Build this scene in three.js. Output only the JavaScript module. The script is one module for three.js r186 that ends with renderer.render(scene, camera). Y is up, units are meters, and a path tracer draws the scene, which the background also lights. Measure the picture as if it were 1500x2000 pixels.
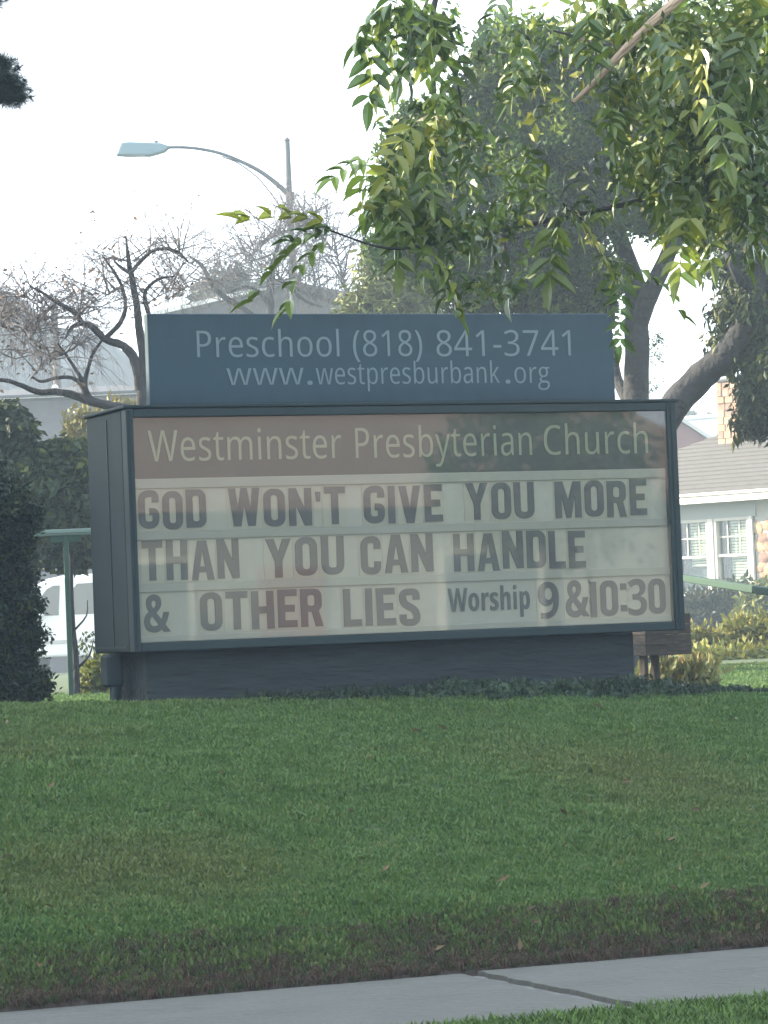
import * as THREE from 'three';
import { mergeGeometries } from 'three/addons/utils/BufferGeometryUtils.js';
import { RoundedBoxGeometry } from 'three/addons/geometries/RoundedBoxGeometry.js';
import { FontLoader } from 'three/addons/loaders/FontLoader.js';

// ------------------------------------------------------------------ camera, sky, sun, haze, exposure
const scene = new THREE.Scene();
const FOC = 6300, YAW = 22.2 * Math.PI / 180, PITCH = 2.089 * Math.PI / 180, ROLL = 2.3 * Math.PI / 180;
const camera = new THREE.PerspectiveCamera(2 * Math.atan(1000 / FOC) * 180 / Math.PI, 0.75, 0.1, 3000);
const V = (x, y, z) => new THREE.Vector3(x, y, z);
const EYE = V(-5.655, 0.3322, 13.7009);
const FWD = V(Math.sin(YAW) * Math.cos(PITCH), Math.sin(PITCH), -Math.cos(YAW) * Math.cos(PITCH));
camera.position.copy(EYE);
camera.lookAt(EYE.clone().add(FWD));
camera.rotateZ(-ROLL);
camera.updateMatrixWorld(true);
const RT = V(0, 0, 0), UPV = V(0, 0, 0), BK = V(0, 0, 0);
camera.matrixWorld.extractBasis(RT, UPV, BK);

const SUN_AZ = (22.2 - 78) * Math.PI / 180, SUN_EL = 20 * Math.PI / 180;
const SUN = V(Math.sin(SUN_AZ) * Math.cos(SUN_EL), Math.sin(SUN_EL), -Math.cos(SUN_AZ) * Math.cos(SUN_EL));
{
  const W = 512, H = 256, d = new Float32Array(W * H * 4);
  for (let j = 0; j < H; j++) for (let i = 0; i < W; i++) {
    const el = ((j + 0.5) / H - 0.5) * Math.PI, az = ((i + 0.5) / W - 0.5) * 2 * Math.PI;
    const x = Math.cos(az) * Math.cos(el), y = Math.sin(el), z = Math.sin(az) * Math.cos(el);
    const c = x * SUN.x + y * SUN.y + z * SUN.z, a = Math.acos(Math.min(1, Math.max(-1, c)));
    const up = Math.max(0, y), hz = Math.exp(-up * 3.2);
    const halo = 2.6 * Math.exp(-a * 2.2) + 0.55 * Math.exp(-a * 0.9);
    const k = (j * W + i) * 4;
    d[k] = 0.44 * (0.58 + 0.84 * hz + halo * 1.06);
    d[k + 1] = 0.44 * (0.80 + 0.72 * hz + halo);
    d[k + 2] = 0.44 * (1.08 + 0.56 * hz + halo * 0.92);
    d[k + 3] = 1;
  }
  const t = new THREE.DataTexture(d, W, H, THREE.RGBAFormat, THREE.FloatType);
  t.mapping = THREE.EquirectangularReflectionMapping; t.magFilter = THREE.LinearFilter; t.needsUpdate = true;
  scene.background = t; scene.environment = t;
}
const sun = new THREE.DirectionalLight(new THREE.Color(1.0, 0.86, 0.64), 5.0);
sun.position.copy(SUN).multiplyScalar(90); sun.castShadow = true; sun.shadow.radius = 1.5;
Object.assign(sun.shadow.camera, { left: -60, right: 60, top: 60, bottom: -60, near: 1, far: 260 });
sun.shadow.mapSize.set(2048, 2048);
scene.add(sun, sun.target);
scene.fog = new THREE.FogExp2(new THREE.Color(0.74, 0.89, 1.0), 0.0028);
const EXPOSURE = 4.4;

// ------------------------------------------------------------------ helpers
let seed = 7;
const rnd = () => { seed = (seed + 0x6d2b79f5) | 0; let t = Math.imul(seed ^ (seed >>> 15), 1 | seed); t = (t + Math.imul(t ^ (t >>> 7), 61 | t)) ^ t; return ((t ^ (t >>> 14)) >>> 0) / 4294967296; };
const rr = (a, b) => a + (b - a) * rnd();
const gs = () => (rnd() + rnd() + rnd() + rnd() - 2) * 0.87;
const lerp = (a, b, t) => a + (b - a) * t, clamp = (x, a = 0, b = 1) => Math.min(b, Math.max(a, x));
const ss = (a, b, x) => { const t = clamp((x - a) / (b - a)); return t * t * (3 - 2 * t); };
// a point that many metres in front of the photographer, seen at that place of the photograph
const at = (x, y, depth) => EYE.clone().addScaledVector(FWD, depth).addScaledVector(RT, depth * (x - 750) / FOC).addScaledVector(UPV, depth * (1000 - y) / FOC);

function hash(x, y) { let h = Math.imul(x | 0, 374761393) + Math.imul(y | 0, 668265263) | 0; h = Math.imul(h ^ (h >>> 13), 1274126177); return ((h ^ (h >>> 16)) >>> 0) / 4294967296; }
function vnoise(x, y, per = 0) {
  const xi = Math.floor(x), yi = Math.floor(y), fx = x - xi, fy = y - yi, u = fx * fx * (3 - 2 * fx), v = fy * fy * (3 - 2 * fy);
  const w = (a) => per ? ((a % per) + per) % per : a;
  const h = (a, b) => hash(w(a), w(b));
  return lerp(lerp(h(xi, yi), h(xi + 1, yi), u), lerp(h(xi, yi + 1), h(xi + 1, yi + 1), u), v);
}
const fbm = (x, y, o = 4, per = 0) => { let s = 0, a = 0.5, n = 0; for (let i = 0; i < o; i++) { s += a * vnoise(x, y, per); n += a; x *= 2; y *= 2; per *= 2; a *= 0.5; } return s / n; };
const enc = (v) => Math.round(255 * clamp(v <= 0.0031308 ? v * 12.92 : 1.055 * Math.pow(v, 1 / 2.4) - 0.055));
function tex(n, f, linear = false) {           // f(u, v) gives linear colour; repeats
  const d = new Uint8Array(n * n * 4);
  for (let j = 0; j < n; j++) for (let i = 0; i < n; i++) {
    const c = f(i / n, j / n), k = (j * n + i) * 4;
    for (let q = 0; q < 3; q++) d[k + q] = linear ? Math.round(255 * clamp(c[q] ?? c[0])) : enc(c[q]);
    d[k + 3] = 255;
  }
  const t = new THREE.DataTexture(d, n, n); t.wrapS = t.wrapT = THREE.RepeatWrapping; t.magFilter = THREE.LinearFilter; t.minFilter = THREE.LinearMipmapLinearFilter; t.generateMipmaps = true;
  if (!linear) t.colorSpace = THREE.SRGBColorSpace;
  t.needsUpdate = true; return t;
}
const speck = (n, base, amp, cells, o = 4) => tex(n, (u, v) => { const k = 1 + amp * (fbm(u * cells, v * cells, o, cells) - 0.5) * 2; return base.map((c) => c * k); });
const grain = tex(256, (u, v) => { const g = fbm(u * 32, v * 32, 4, 32); return [g, g, g]; }, true);
const C = (r, g, b) => new THREE.Color().setRGB(r, g, b);
const std = (r, g, b, rough = 0.8, o = {}) => new THREE.MeshStandardMaterial({ color: C(r, g, b), roughness: rough, ...o });
const rough = (map, r = 0.9, bump = 0.004) => new THREE.MeshStandardMaterial({ map, roughness: r, bumpMap: grain, bumpScale: bump });

const used = new Map();
function numbered(n) { const k = used.get(n) ?? 0; used.set(n, k + 1); return k ? n + '_' + String(k).padStart(3, '0') : n; }
const shade = (o) => { o.castShadow = true; o.receiveShadow = true; return o; };
function tag(o, label, category, group, kind) {
  if (label) o.userData.label = label; if (category) o.userData.category = category; if (group) o.userData.group = group; if (kind) o.userData.kind = kind; return o;
}
function thing(name, label, category, p = V(0, 0, 0), turn = 0, group) {
  const o = new THREE.Group(); o.name = numbered(name); o.position.copy(p); o.rotation.y = turn; scene.add(o); return tag(o, label, category, group);
}
function part(parent, name, geo, m, label) { const o = shade(new THREE.Mesh(Array.isArray(geo) ? merge(geo) : geo, m)); o.name = parent === scene ? numbered(name) : name; parent.add(o); if (label) o.userData.label = label; return o; }
function wpart(parent, name, geo, m, label) { const g = Array.isArray(geo) ? merge(geo) : geo, p = parent.position; g.translate(-p.x, -p.y, -p.z); return part(parent, name, g, m, label); }  // geometry given in the place's own metres
function struct(name, geo, m) { return tag(part(scene, name, geo, m), null, null, null, 'structure'); }
function merge(list) {
  const flat = list.map((g) => { const q = g.index ? g.toNonIndexed() : g.clone(); for (const k of Object.keys(q.attributes)) if (!['position', 'normal', 'uv'].includes(k)) q.deleteAttribute(k); q.morphAttributes = {}; if (!q.attributes.uv) q.setAttribute('uv', new THREE.BufferAttribute(new Float32Array(q.attributes.position.count * 2), 2)); return q; });
  return flat.length === 1 ? flat[0] : mergeGeometries(flat);
}
function box(x0, x1, y0, y1, z0, z1, r = 0) {
  const w = x1 - x0, h = y1 - y0, d = z1 - z0;
  const g = r ? new RoundedBoxGeometry(w, h, d, 2, Math.min(r, w / 2.01, h / 2.01, d / 2.01)) : new THREE.BoxGeometry(w, h, d);
  if (!r) { const p = g.attributes.position, n = g.attributes.normal, uv = g.attributes.uv; for (let i = 0; i < p.count; i++) { const ax = Math.abs(n.getX(i)) > 0.5, ay = Math.abs(n.getY(i)) > 0.5; uv.setXY(i, ax ? p.getZ(i) : p.getX(i), ay ? p.getZ(i) : p.getY(i)); } }
  return g.translate((x0 + x1) / 2, (y0 + y1) / 2, (z0 + z1) / 2);
}
function tube(pts, rad, sides = 7, steps = 0, bumpy = 0) {   // tapered limb through points
  const n = steps || Math.max(2, (pts.length - 1) * 4), curve = pts.length > 2 ? new THREE.CatmullRomCurve3(pts, false, 'centripetal') : new THREE.LineCurve3(pts[0], pts[1]);
  const pos = [], nor = [], uv = [], idx = []; let u = null, len = 0, last = null;
  for (let i = 0; i <= n; i++) {
    const t = i / n, p = curve.getPoint(t), d = curve.getTangent(t), f = t * (rad.length - 1), k = Math.min(rad.length - 2, Math.floor(f)), r = rad.length === 1 ? rad[0] : lerp(rad[k], rad[k + 1], f - k);
    if (!u) u = Math.abs(d.y) > 0.9 ? V(1, 0, 0) : V(0, 1, 0);
    u.addScaledVector(d, -u.dot(d)).normalize(); const w = d.clone().cross(u);
    if (last) len += p.distanceTo(last); last = p;
    for (let s = 0; s <= sides; s++) {
      const a = s / sides * 2 * Math.PI, q = u.clone().multiplyScalar(Math.cos(a)).addScaledVector(w, Math.sin(a)), e = r * (1 + bumpy * (hash(i * 31 + (s % sides), n * 7) - 0.5));
      pos.push(p.x + q.x * e, p.y + q.y * e, p.z + q.z * e); nor.push(q.x, q.y, q.z); uv.push(s / sides * 0.5, len);
    }
  }
  for (let i = 0; i < n; i++) for (let s = 0; s < sides; s++) { const a = i * (sides + 1) + s, b = a + sides + 1; idx.push(a, a + 1, b, a + 1, b + 1, b); }
  const g = new THREE.BufferGeometry(); g.setAttribute('position', new THREE.Float32BufferAttribute(pos, 3)); g.setAttribute('normal', new THREE.Float32BufferAttribute(nor, 3)); g.setAttribute('uv', new THREE.Float32BufferAttribute(uv, 2)); g.setIndex(idx); return g;
}
function tris(list) { const g = new THREE.BufferGeometry(); g.setAttribute('position', new THREE.Float32BufferAttribute(list, 3)); g.setAttribute('uv', new THREE.Float32BufferAttribute(new Float32Array(list.length / 3 * 2), 2)); g.computeVertexNormals(); return g; }
function extrude(pts, depth, bevel = 0) {
  const s = pts.isShape ? pts : new THREE.Shape(pts.map(([x, y]) => new THREE.Vector2(x, y)));
  return new THREE.ExtrudeGeometry(s, { depth, bevelEnabled: bevel > 0, bevelSize: bevel, bevelThickness: bevel, bevelSegments: 2, curveSegments: 10 });
}
const dummy = new THREE.Object3D();
function scatter(parent, name, geo, m, list, tint) {          // list of [position, euler, scale]
  const o = shade(new THREE.InstancedMesh(geo, m, list.length)); o.name = parent === scene ? numbered(name) : name;
  const c = new THREE.Color();
  list.forEach(([p, e, s], i) => { dummy.position.copy(p); dummy.rotation.set(...e); dummy.scale.setScalar(s); dummy.updateMatrix(); o.setMatrixAt(i, dummy.matrix); if (tint) { o.setColorAt(i, tint(c, p)); } });
  parent.add(o); o.userData.kind = 'stuff'; return o;
}

// ------------------------------------------------------------------ materials
const M = {};
const leafMat = (r, g, b, t = 0.35, ro = 0.5, sp = 1) => new THREE.MeshPhysicalMaterial({ color: C(r, g, b), roughness: ro, transmission: t, thickness: 0, specularIntensity: sp });
M.bark = rough(tex(128, (u, v) => { const k = 0.55 + 0.9 * fbm(u * 12, v * 4, 4, 4) ; return [0.017 * k, 0.017 * k, 0.018 * k]; }), 0.95, 0.02);
M.barkWarm = rough(speck(128, [0.40, 0.29, 0.20], 0.5, 8), 0.85, 0.01);
M.twig = rough(speck(64, [0.13, 0.115, 0.115], 0.4, 8), 0.95, 0.004);
M.barkGrey = rough(speck(128, [0.045, 0.042, 0.042], 0.5, 8), 0.95, 0.01);
M.cabinet = new THREE.MeshPhysicalMaterial({ map: speck(256, [0.013, 0.024, 0.025], 0.2, 3), roughness: 0.7, specularIntensity: 0.5 });
M.frame = new THREE.MeshPhysicalMaterial({ map: speck(128, [0.016, 0.028, 0.029], 0.22, 4), roughness: 0.6, specularIntensity: 0.5 });
M.header = new THREE.MeshStandardMaterial({ map: speck(256, [0.034, 0.04, 0.04], 0.3, 5), roughness: 0.5 });
M.board = new THREE.MeshPhysicalMaterial({ map: tex(256, (u, v) => { const k = 0.72 + 0.36 * fbm(u * 5, v * 4, 4, 4) + 0.22 * (fbm(u * 40, v * 2, 3, 2) - 0.5); return [0.027 * k, 0.054 * k, 0.070 * k]; }), roughness: 0.65, specularIntensity: 0.5 });
M.ivory = new THREE.MeshStandardMaterial({ map: tex(512, (u, v) => { const k = 0.86 + 0.22 * fbm(u * 5, v * 5, 5, 5) + 0.06 * fbm(u * 64, v * 3, 2, 3); return [0.315 * k, 0.30 * k, 0.265 * k]; }), roughness: 0.45 });
M.track = std(0.25, 0.245, 0.215, 0.4);
M.letter = std(0.062, 0.062, 0.066, 0.5);
M.headText = std(0.22, 0.23, 0.17, 0.7);
M.boardText = std(0.125, 0.17, 0.18, 0.8);
M.glass = new THREE.MeshPhysicalMaterial({ color: C(0.96, 0.97, 0.95), roughness: 0.02, transmission: 1, thickness: 0, ior: 1.55 });
M.plinth = rough(speck(256, [0.018, 0.025, 0.026], 0.45, 16), 0.95, 0.01);
M.concrete = rough(tex(512, (u, v) => { const st = ss(0.55, 0.75, fbm(u * 3 + 7, v * 3, 4, 3)), k = 0.78 + 0.3 * fbm(u * 4, v * 4, 5, 4) + 0.35 * (fbm(u * 96, v * 96, 2, 96) - 0.5) - 0.14 * st; return [0.080 * k, 0.079 * k, 0.066 * k]; }), 0.9, 0.003);
M.joint = rough(speck(128, [0.12, 0.12, 0.11], 0.6, 16), 1, 0.004);
M.asphalt = rough(speck(256, [0.055, 0.055, 0.057], 0.5, 32), 0.95, 0.006);
M.lawn = rough(tex(512, (u, v) => { const a = fbm(u * 6, v * 6, 5, 6), b = fbm(u * 80, v * 80, 2, 80); const k = 0.6 + 0.5 * a + 0.4 * b; return [lerp(0.036, 0.05, a) * k, 0.066 * k, 0.018 * k]; }), 1, 0.02);
M.soil = rough(tex(256, (u, v) => { const k = 0.4 + 1.2 * fbm(u * 24, v * 24, 4, 24); return [0.030 * k, 0.020 * k, 0.014 * k]; }), 1, 0.02);
M.grass = leafMat(1, 1, 1, 0.4, 0.7, 0.25);
M.leafFront = [leafMat(0.135, 0.20, 0.022, 0.5, 0.34), leafMat(0.07, 0.125, 0.024, 0.42, 0.32), leafMat(0.26, 0.29, 0.03, 0.55, 0.36), leafMat(0.085, 0.13, 0.04, 0.4, 0.26)];
M.leafTint = leafMat(1, 1, 1, 0.3, 0.5, 0.35);
M.leafLit = leafMat(1, 1, 1, 0.55, 0.5, 0.4); M.leafCrown = leafMat(1, 1, 1, 0.5, 0.55, 0.15);
M.needle = leafMat(0.035, 0.06, 0.045, 0.1, 0.6);
M.white = std(0.62, 0.60, 0.55, 0.6);
M.trim = std(0.50, 0.48, 0.43, 0.6);
M.darkGlass = new THREE.MeshPhysicalMaterial({ color: C(0.05, 0.07, 0.075), roughness: 0.05, metalness: 0, clearcoat: 1 });
M.houseGlass = new THREE.MeshPhysicalMaterial({ color: C(0.92, 0.96, 0.94), roughness: 0.02, transmission: 1, thickness: 0 });
M.lampMetal = std(0.035, 0.045, 0.055, 0.7);
M.green = std(0.016, 0.05, 0.033, 0.8);
M.wood = rough(speck(128, [0.10, 0.078, 0.062], 0.5, 6), 0.9, 0.01);
M.van = new THREE.MeshPhysicalMaterial({ color: C(0.74, 0.74, 0.73), roughness: 0.3, clearcoat: 0.7, clearcoatRoughness: 0.1 });
M.rubber = std(0.02, 0.02, 0.021, 0.8);
M.chrome = std(0.6, 0.6, 0.6, 0.2, { metalness: 1 });

// ------------------------------------------------------------------ ground
const WALK_Y = -0.743, Z0 = 4.45, Z1 = 5.675;
function groundY(x, z) {
  const tilt = -0.03 * clamp(x, -6, 4) * ss(-8, 0, z) * ss(4.4, 1.5, z);
  if (z < 0.2) return tilt + (z < -10 ? -0.25 * ss(-10, -50, z) : 0) - 0.02 * ss(0.2, -2, z);
  if (z < Z0) {
    const t = clamp((z - 0.2) / (4.0 - 0.2)), crest = -0.585 * Math.pow(t, 1.25), n = 0.02 * (fbm(x * 1.3 + 9, z * 1.3, 3) - 0.5) * ss(0.2, 1, z);
    return tilt + crest + n + (-0.150) * ss(3.92 + 0.12 * (vnoise(x * 2.1, 3) - 0.5), Z0 - 0.02, z);
  }
  return WALK_Y - 0.012;
}
function sheet(x0, x1, nx, zs, dy = 0, uvs = 0.7) {
  const pos = [], uv = [], idx = [];
  for (const z of zs) for (let i = 0; i <= nx; i++) { const x = lerp(x0, x1, i / nx); pos.push(x, groundY(x, z) + dy, z); uv.push(x * uvs, z * uvs); }
  for (let j = 0; j < zs.length - 1; j++) for (let i = 0; i < nx; i++) { const a = j * (nx + 1) + i, b = a + nx + 1; idx.push(a, b, a + 1, a + 1, b, b + 1); }
  const g = new THREE.BufferGeometry(); g.setAttribute('position', new THREE.Float32BufferAttribute(pos, 3)); g.setAttribute('uv', new THREE.Float32BufferAttribute(uv, 2)); g.setIndex(idx); g.computeVertexNormals();
  if (g.attributes.normal.getY(0) < 0) { const ix = g.index.array; for (let i = 0; i < ix.length; i += 3) { const t = ix[i]; ix[i] = ix[i + 1]; ix[i + 1] = t; } g.computeVertexNormals(); }
  return g;
}
const range = (a, b, s) => { const o = []; for (let z = a; z < b - 1e-6; z += s) o.push(z); o.push(b); return o; };
struct('ground', sheet(-190, 190, 130, [...range(-200, -60, 10), ...range(-60, 0.2, 2)], 0), M.lawn);
struct('lawn', sheet(-24, 24, 240, range(0.2, 4.1, 0.06), 0), M.lawn);
struct('soil_bank', sheet(-24, 24, 240, range(4.1, Z0, 0.03), 0.0), M.soil);
{
  const walk = new THREE.Group(); walk.name = 'sidewalk'; walk.userData.kind = 'structure'; scene.add(walk);
  part(walk, 'bedding', box(-24, 24, WALK_Y - 0.12, WALK_Y - 0.012, Z0, Z1), M.joint).userData.kind = 'stuff';
  const xs = [-16.2, -13.3, -10.4, -7.5, -4.6, -1.66, 1.25, 4.2, 7.1, 10, 13];
  for (let i = 0; i < xs.length - 1; i++) {
    const wide = 0.026;
    const edge = (x, out) => [...Array(41)].map((_, q) => [x + out * (wide * (0.5 + 1.1 * fbm(x * 7 + q * 0.55, out * 3 + 5, 3)) + 0.006), lerp(Z0 + 0.004, Z1 - 0.004, q / 40)]);
    const l = edge(xs[i], 1), r = edge(xs[i + 1], -1).reverse();
    const g = extrude([...l, ...r].map(([x, z]) => [x, -z]), 0.07).rotateX(-Math.PI / 2).translate(0, WALK_Y - 0.07 + 0.003 * (i % 2), 0);
    part(walk, 'slab', g, M.concrete);
  }
}
struct('parkway_strip', box(-24, 24, WALK_Y - 0.12, WALK_Y - 0.006, Z1, 7.6), M.lawn);
struct('kerb', box(-24, 24, -0.92, WALK_Y - 0.002, 7.6, 7.75, 0.02), M.concrete);
struct('road', box(-80, 80, -0.94, -0.89, 7.75, 19.0), M.asphalt);
struct('far_kerb', box(-80, 80, -0.94, -0.76, 19.0, 19.2), M.concrete);
struct('far_ground', box(-80, 80, -0.9, -0.765, 19.2, 60), M.lawn);

// grass blades
function tuftGeo(nb, h, w, spread) {
  const l = [];
  for (let i = 0; i < nb; i++) {
    const a = rr(0, 6.28), r = rr(0, spread), bx = Math.cos(a) * r, bz = Math.sin(a) * r, d = rr(0, 6.28), hh = h * rr(0.55, 1.1), lean = hh * rr(0.2, 0.9), ww = w * rr(0.7, 1.2);
    const px = Math.cos(d + 1.57) * ww / 2, pz = Math.sin(d + 1.57) * ww / 2, mx = bx + Math.cos(d) * lean * 0.35, mz = bz + Math.sin(d) * lean * 0.35, tx = bx + Math.cos(d) * lean, tz = bz + Math.sin(d) * lean, my = hh * 0.6;
    l.push(bx - px, 0, bz - pz, bx + px, 0, bz + pz, mx + px, my, mz + pz, bx - px, 0, bz - pz, mx + px, my, mz + pz, mx - px, my, mz - pz, mx - px, my, mz - pz, mx + px, my, mz + pz, tx, hh * 0.95, tz);
  }
  return tris(l);
}
{
  const list = [];
  const put = (x, z, s) => list.push([V(x, groundY(x, z) - 0.004, z), [rr(-0.2, 0.2), rr(0, 6.28), rr(-0.2, 0.2)], s]);
  for (let i = 0; i < 105000; i++) {
    const z = rr(0.0, 4.40), k = z / 4.4, m = rnd() < 0.85 ? 0.35 : 2.2, x = rr(lerp(-2.3, -3.3, k) - m, lerp(2.0, -0.4, k) + m);
    const edge = ss(4.14, 4.40, z + 0.1 * (fbm(x * 3, 7, 2) - 0.5)); if (rnd() < edge * 0.96) continue;
    const bare = fbm(x * 2.2 + 40, z * 2.2, 3); if (bare > 0.62 && rnd() < 0.6) continue;
    put(x, z, rr(0.65, 1.2) * (0.55 + 0.9 * fbm(x * 9 + 2, z * 5, 2)) * (1 - 0.35 * edge));
  }
  for (let i = 0; i < 26000; i++) { const z = rr(-7, 0.1), x = rr(-3 - z * 0.1, 3.2 - z * 0.5); put(x, z, rr(0.7, 1.2)); }
  const g = scatter(scene, 'lawn_grass', tuftGeo(9, 0.031, 0.0078, 0.026), M.grass, list, (c, p) => {
    const a = fbm(p.x * 0.9 + 3, p.z * 0.9 + 8, 3), b = rnd(), dry = clamp((a - 0.5) * 2.2 + (b > 0.93 ? 0.8 : 0)) + 0.5 * ss(3.9, 4.35, p.z);
    return c.setRGB(lerp(0.112, 0.150, dry) * lerp(0.7, 1.25, b), lerp(0.192, 0.180, dry) * lerp(0.8, 1.15, b), lerp(0.050, 0.056, dry) * lerp(0.8, 1.15, b));
  });
  tag(g, 'dense green lawn grass sloping down in front of the church sign', 'grass', null, 'stuff');
  const dry = [];
  for (let i = 0; i < 21000; i++) { const z = rr(4.05, Z0 - 0.01), x = rr(-4.2, 0.4); if (fbm(x * 2.5, z * 5, 2) < 0.12) continue; dry.push([V(x, groundY(x, z) - 0.004, z), [rr(-0.6, 0.6), rr(0, 6.28), rr(-0.6, 0.6)], rr(0.4, 1.0)]); }
  const dg = scatter(scene, 'dry_grass', tuftGeo(6, 0.04, 0.004, 0.03), M.grass, dry, (c) => { const k = rr(0.6, 1.3); return rnd() < 0.25 ? c.setRGB(0.05 * k, 0.08 * k, 0.025 * k) : c.setRGB(0.095 * k, 0.060 * k, 0.040 * k); });
  tag(dg, 'thin brown dead grass on the bare soil bank along the sidewalk', 'grass', null, 'stuff');
  const pk = [];
  for (let i = 0; i < 36000; i++) { const z = rr(Z1 - 0.02 + 0.05 * vnoise(i % 97, 2), 7.4), x = rr(-4.2, 1.2); pk.push([V(x, WALK_Y - 0.01, z), [rr(-0.2, 0.2), rr(0, 6.28), rr(-0.2, 0.2)], rr(0.8, 1.3)]); }
  const pg = scatter(scene, 'parkway_grass', tuftGeo(7, 0.034, 0.0055, 0.025), M.grass, pk, (c) => { const k = rr(0.6, 1.25); return c.setRGB(0.095 * k, 0.16 * k, 0.034 * k); });
  const fl = [];
  for (let i = 0; i < 90; i++) { const z = rnd() < 0.6 ? rr(3.9, 4.42) : rr(0.8, 3.9), x = rr(-3.4, 1.2); fl.push([V(x, groundY(x, z) + (z < 3.9 ? 0.03 : 0.012), z), [rr(-0.6, 0.6), rr(0, 6.28), rr(-0.6, 0.6)], rr(0.5, 1)]); }
  tag(scatter(scene, 'fallen_leaves', leafClump(1, 0.05, 0.026, 0.001, 0), M.leafTint, fl, (c) => { const k = rr(0.6, 1.4); return c.setRGB(0.15 * k, 0.10 * k, 0.05 * k); }), 'scattered dry fallen leaves on the lawn and the soil bank', 'fallen leaves', null, 'stuff');
  tag(pg, 'green grass of the strip between sidewalk and street', 'grass', null, 'stuff');
}

// ------------------------------------------------------------------ the church sign
const sans = await new FontLoader().loadAsync('fonts/droid/droid_sans_regular.typeface.json');
const bold = await new FontLoader().loadAsync('fonts/droid/droid_sans_bold.typeface.json');
function word(font, text, x0, x1, y0, capH, depth = 0.004, thin = 0) {   // fitted between x0 and x1, on baseline y0
  const shapes = font.generateShapes(text, 1), g = new THREE.ExtrudeGeometry(shapes, { depth: 0.05, curveSegments: 5, bevelEnabled: thin !== 0, bevelThickness: 0.004, bevelSize: 0, bevelOffset: -thin, bevelSegments: 1 });
  g.computeBoundingBox(); const b = g.boundingBox, hb = new THREE.ShapeGeometry(font.generateShapes('H', 1)); hb.computeBoundingBox(); const capRef = hb.boundingBox.max.y;
  g.translate(-b.min.x, 0, 0); g.scale((x1 - x0) / (b.max.x - b.min.x), capH / capRef, depth / 0.06); g.translate(x0, y0, 0); return g;
}
// outlines of the slotted letters: height 1, stroke S
const S = 0.185;
const P = (...a) => new THREE.Shape(a.map(([x, y]) => new THREE.Vector2(x, y)));
function rr_(path, x0, y0, x1, y1, r) { path.moveTo(x0, y0 + r); path.lineTo(x0, y1 - r); path.absarc(x0 + r, y1 - r, r, Math.PI, Math.PI / 2, true); path.lineTo(x1 - r, y1); path.absarc(x1 - r, y1 - r, r, Math.PI / 2, 0, true); path.lineTo(x1, y0 + r); path.absarc(x1 - r, y0 + r, r, 0, -Math.PI / 2, true); path.lineTo(x0 + r, y0); path.absarc(x0 + r, y0 + r, r, -Math.PI / 2, -Math.PI, true); return path; }
const stroke = (pts, r = 0.19) => {              // one even stroke along a line whose corners are rounded
  const path = new THREE.Path(); path.moveTo(...pts[0]);
  for (let i = 1; i < pts.length - 1; i++) {
    const [a, b, c] = [pts[i - 1], pts[i], pts[i + 1]].map(([x, y]) => new THREE.Vector2(x, y)), u = a.clone().sub(b), w = c.clone().sub(b), q = Math.min(r, u.length() * 0.5, w.length() * 0.5);
    u.setLength(q).add(b); w.setLength(q).add(b); path.lineTo(u.x, u.y); path.quadraticCurveTo(b.x, b.y, w.x, w.y);
  }
  path.lineTo(...pts[pts.length - 1]);
  const c = path.getPoints(6).filter((p, i, l) => !i || p.distanceTo(l[i - 1]) > 1e-4), L = [], R = [];
  c.forEach((p, i) => { const d = c[Math.min(i + 1, c.length - 1)].clone().sub(c[Math.max(i - 1, 0)]).normalize(); L.push(new THREE.Vector2(p.x - d.y * S / 2, p.y + d.x * S / 2)); R.push(new THREE.Vector2(p.x + d.y * S / 2, p.y - d.x * S / 2)); });
  return new THREE.Shape([...L, ...R.reverse()]);
};
const h = S / 2;
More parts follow.
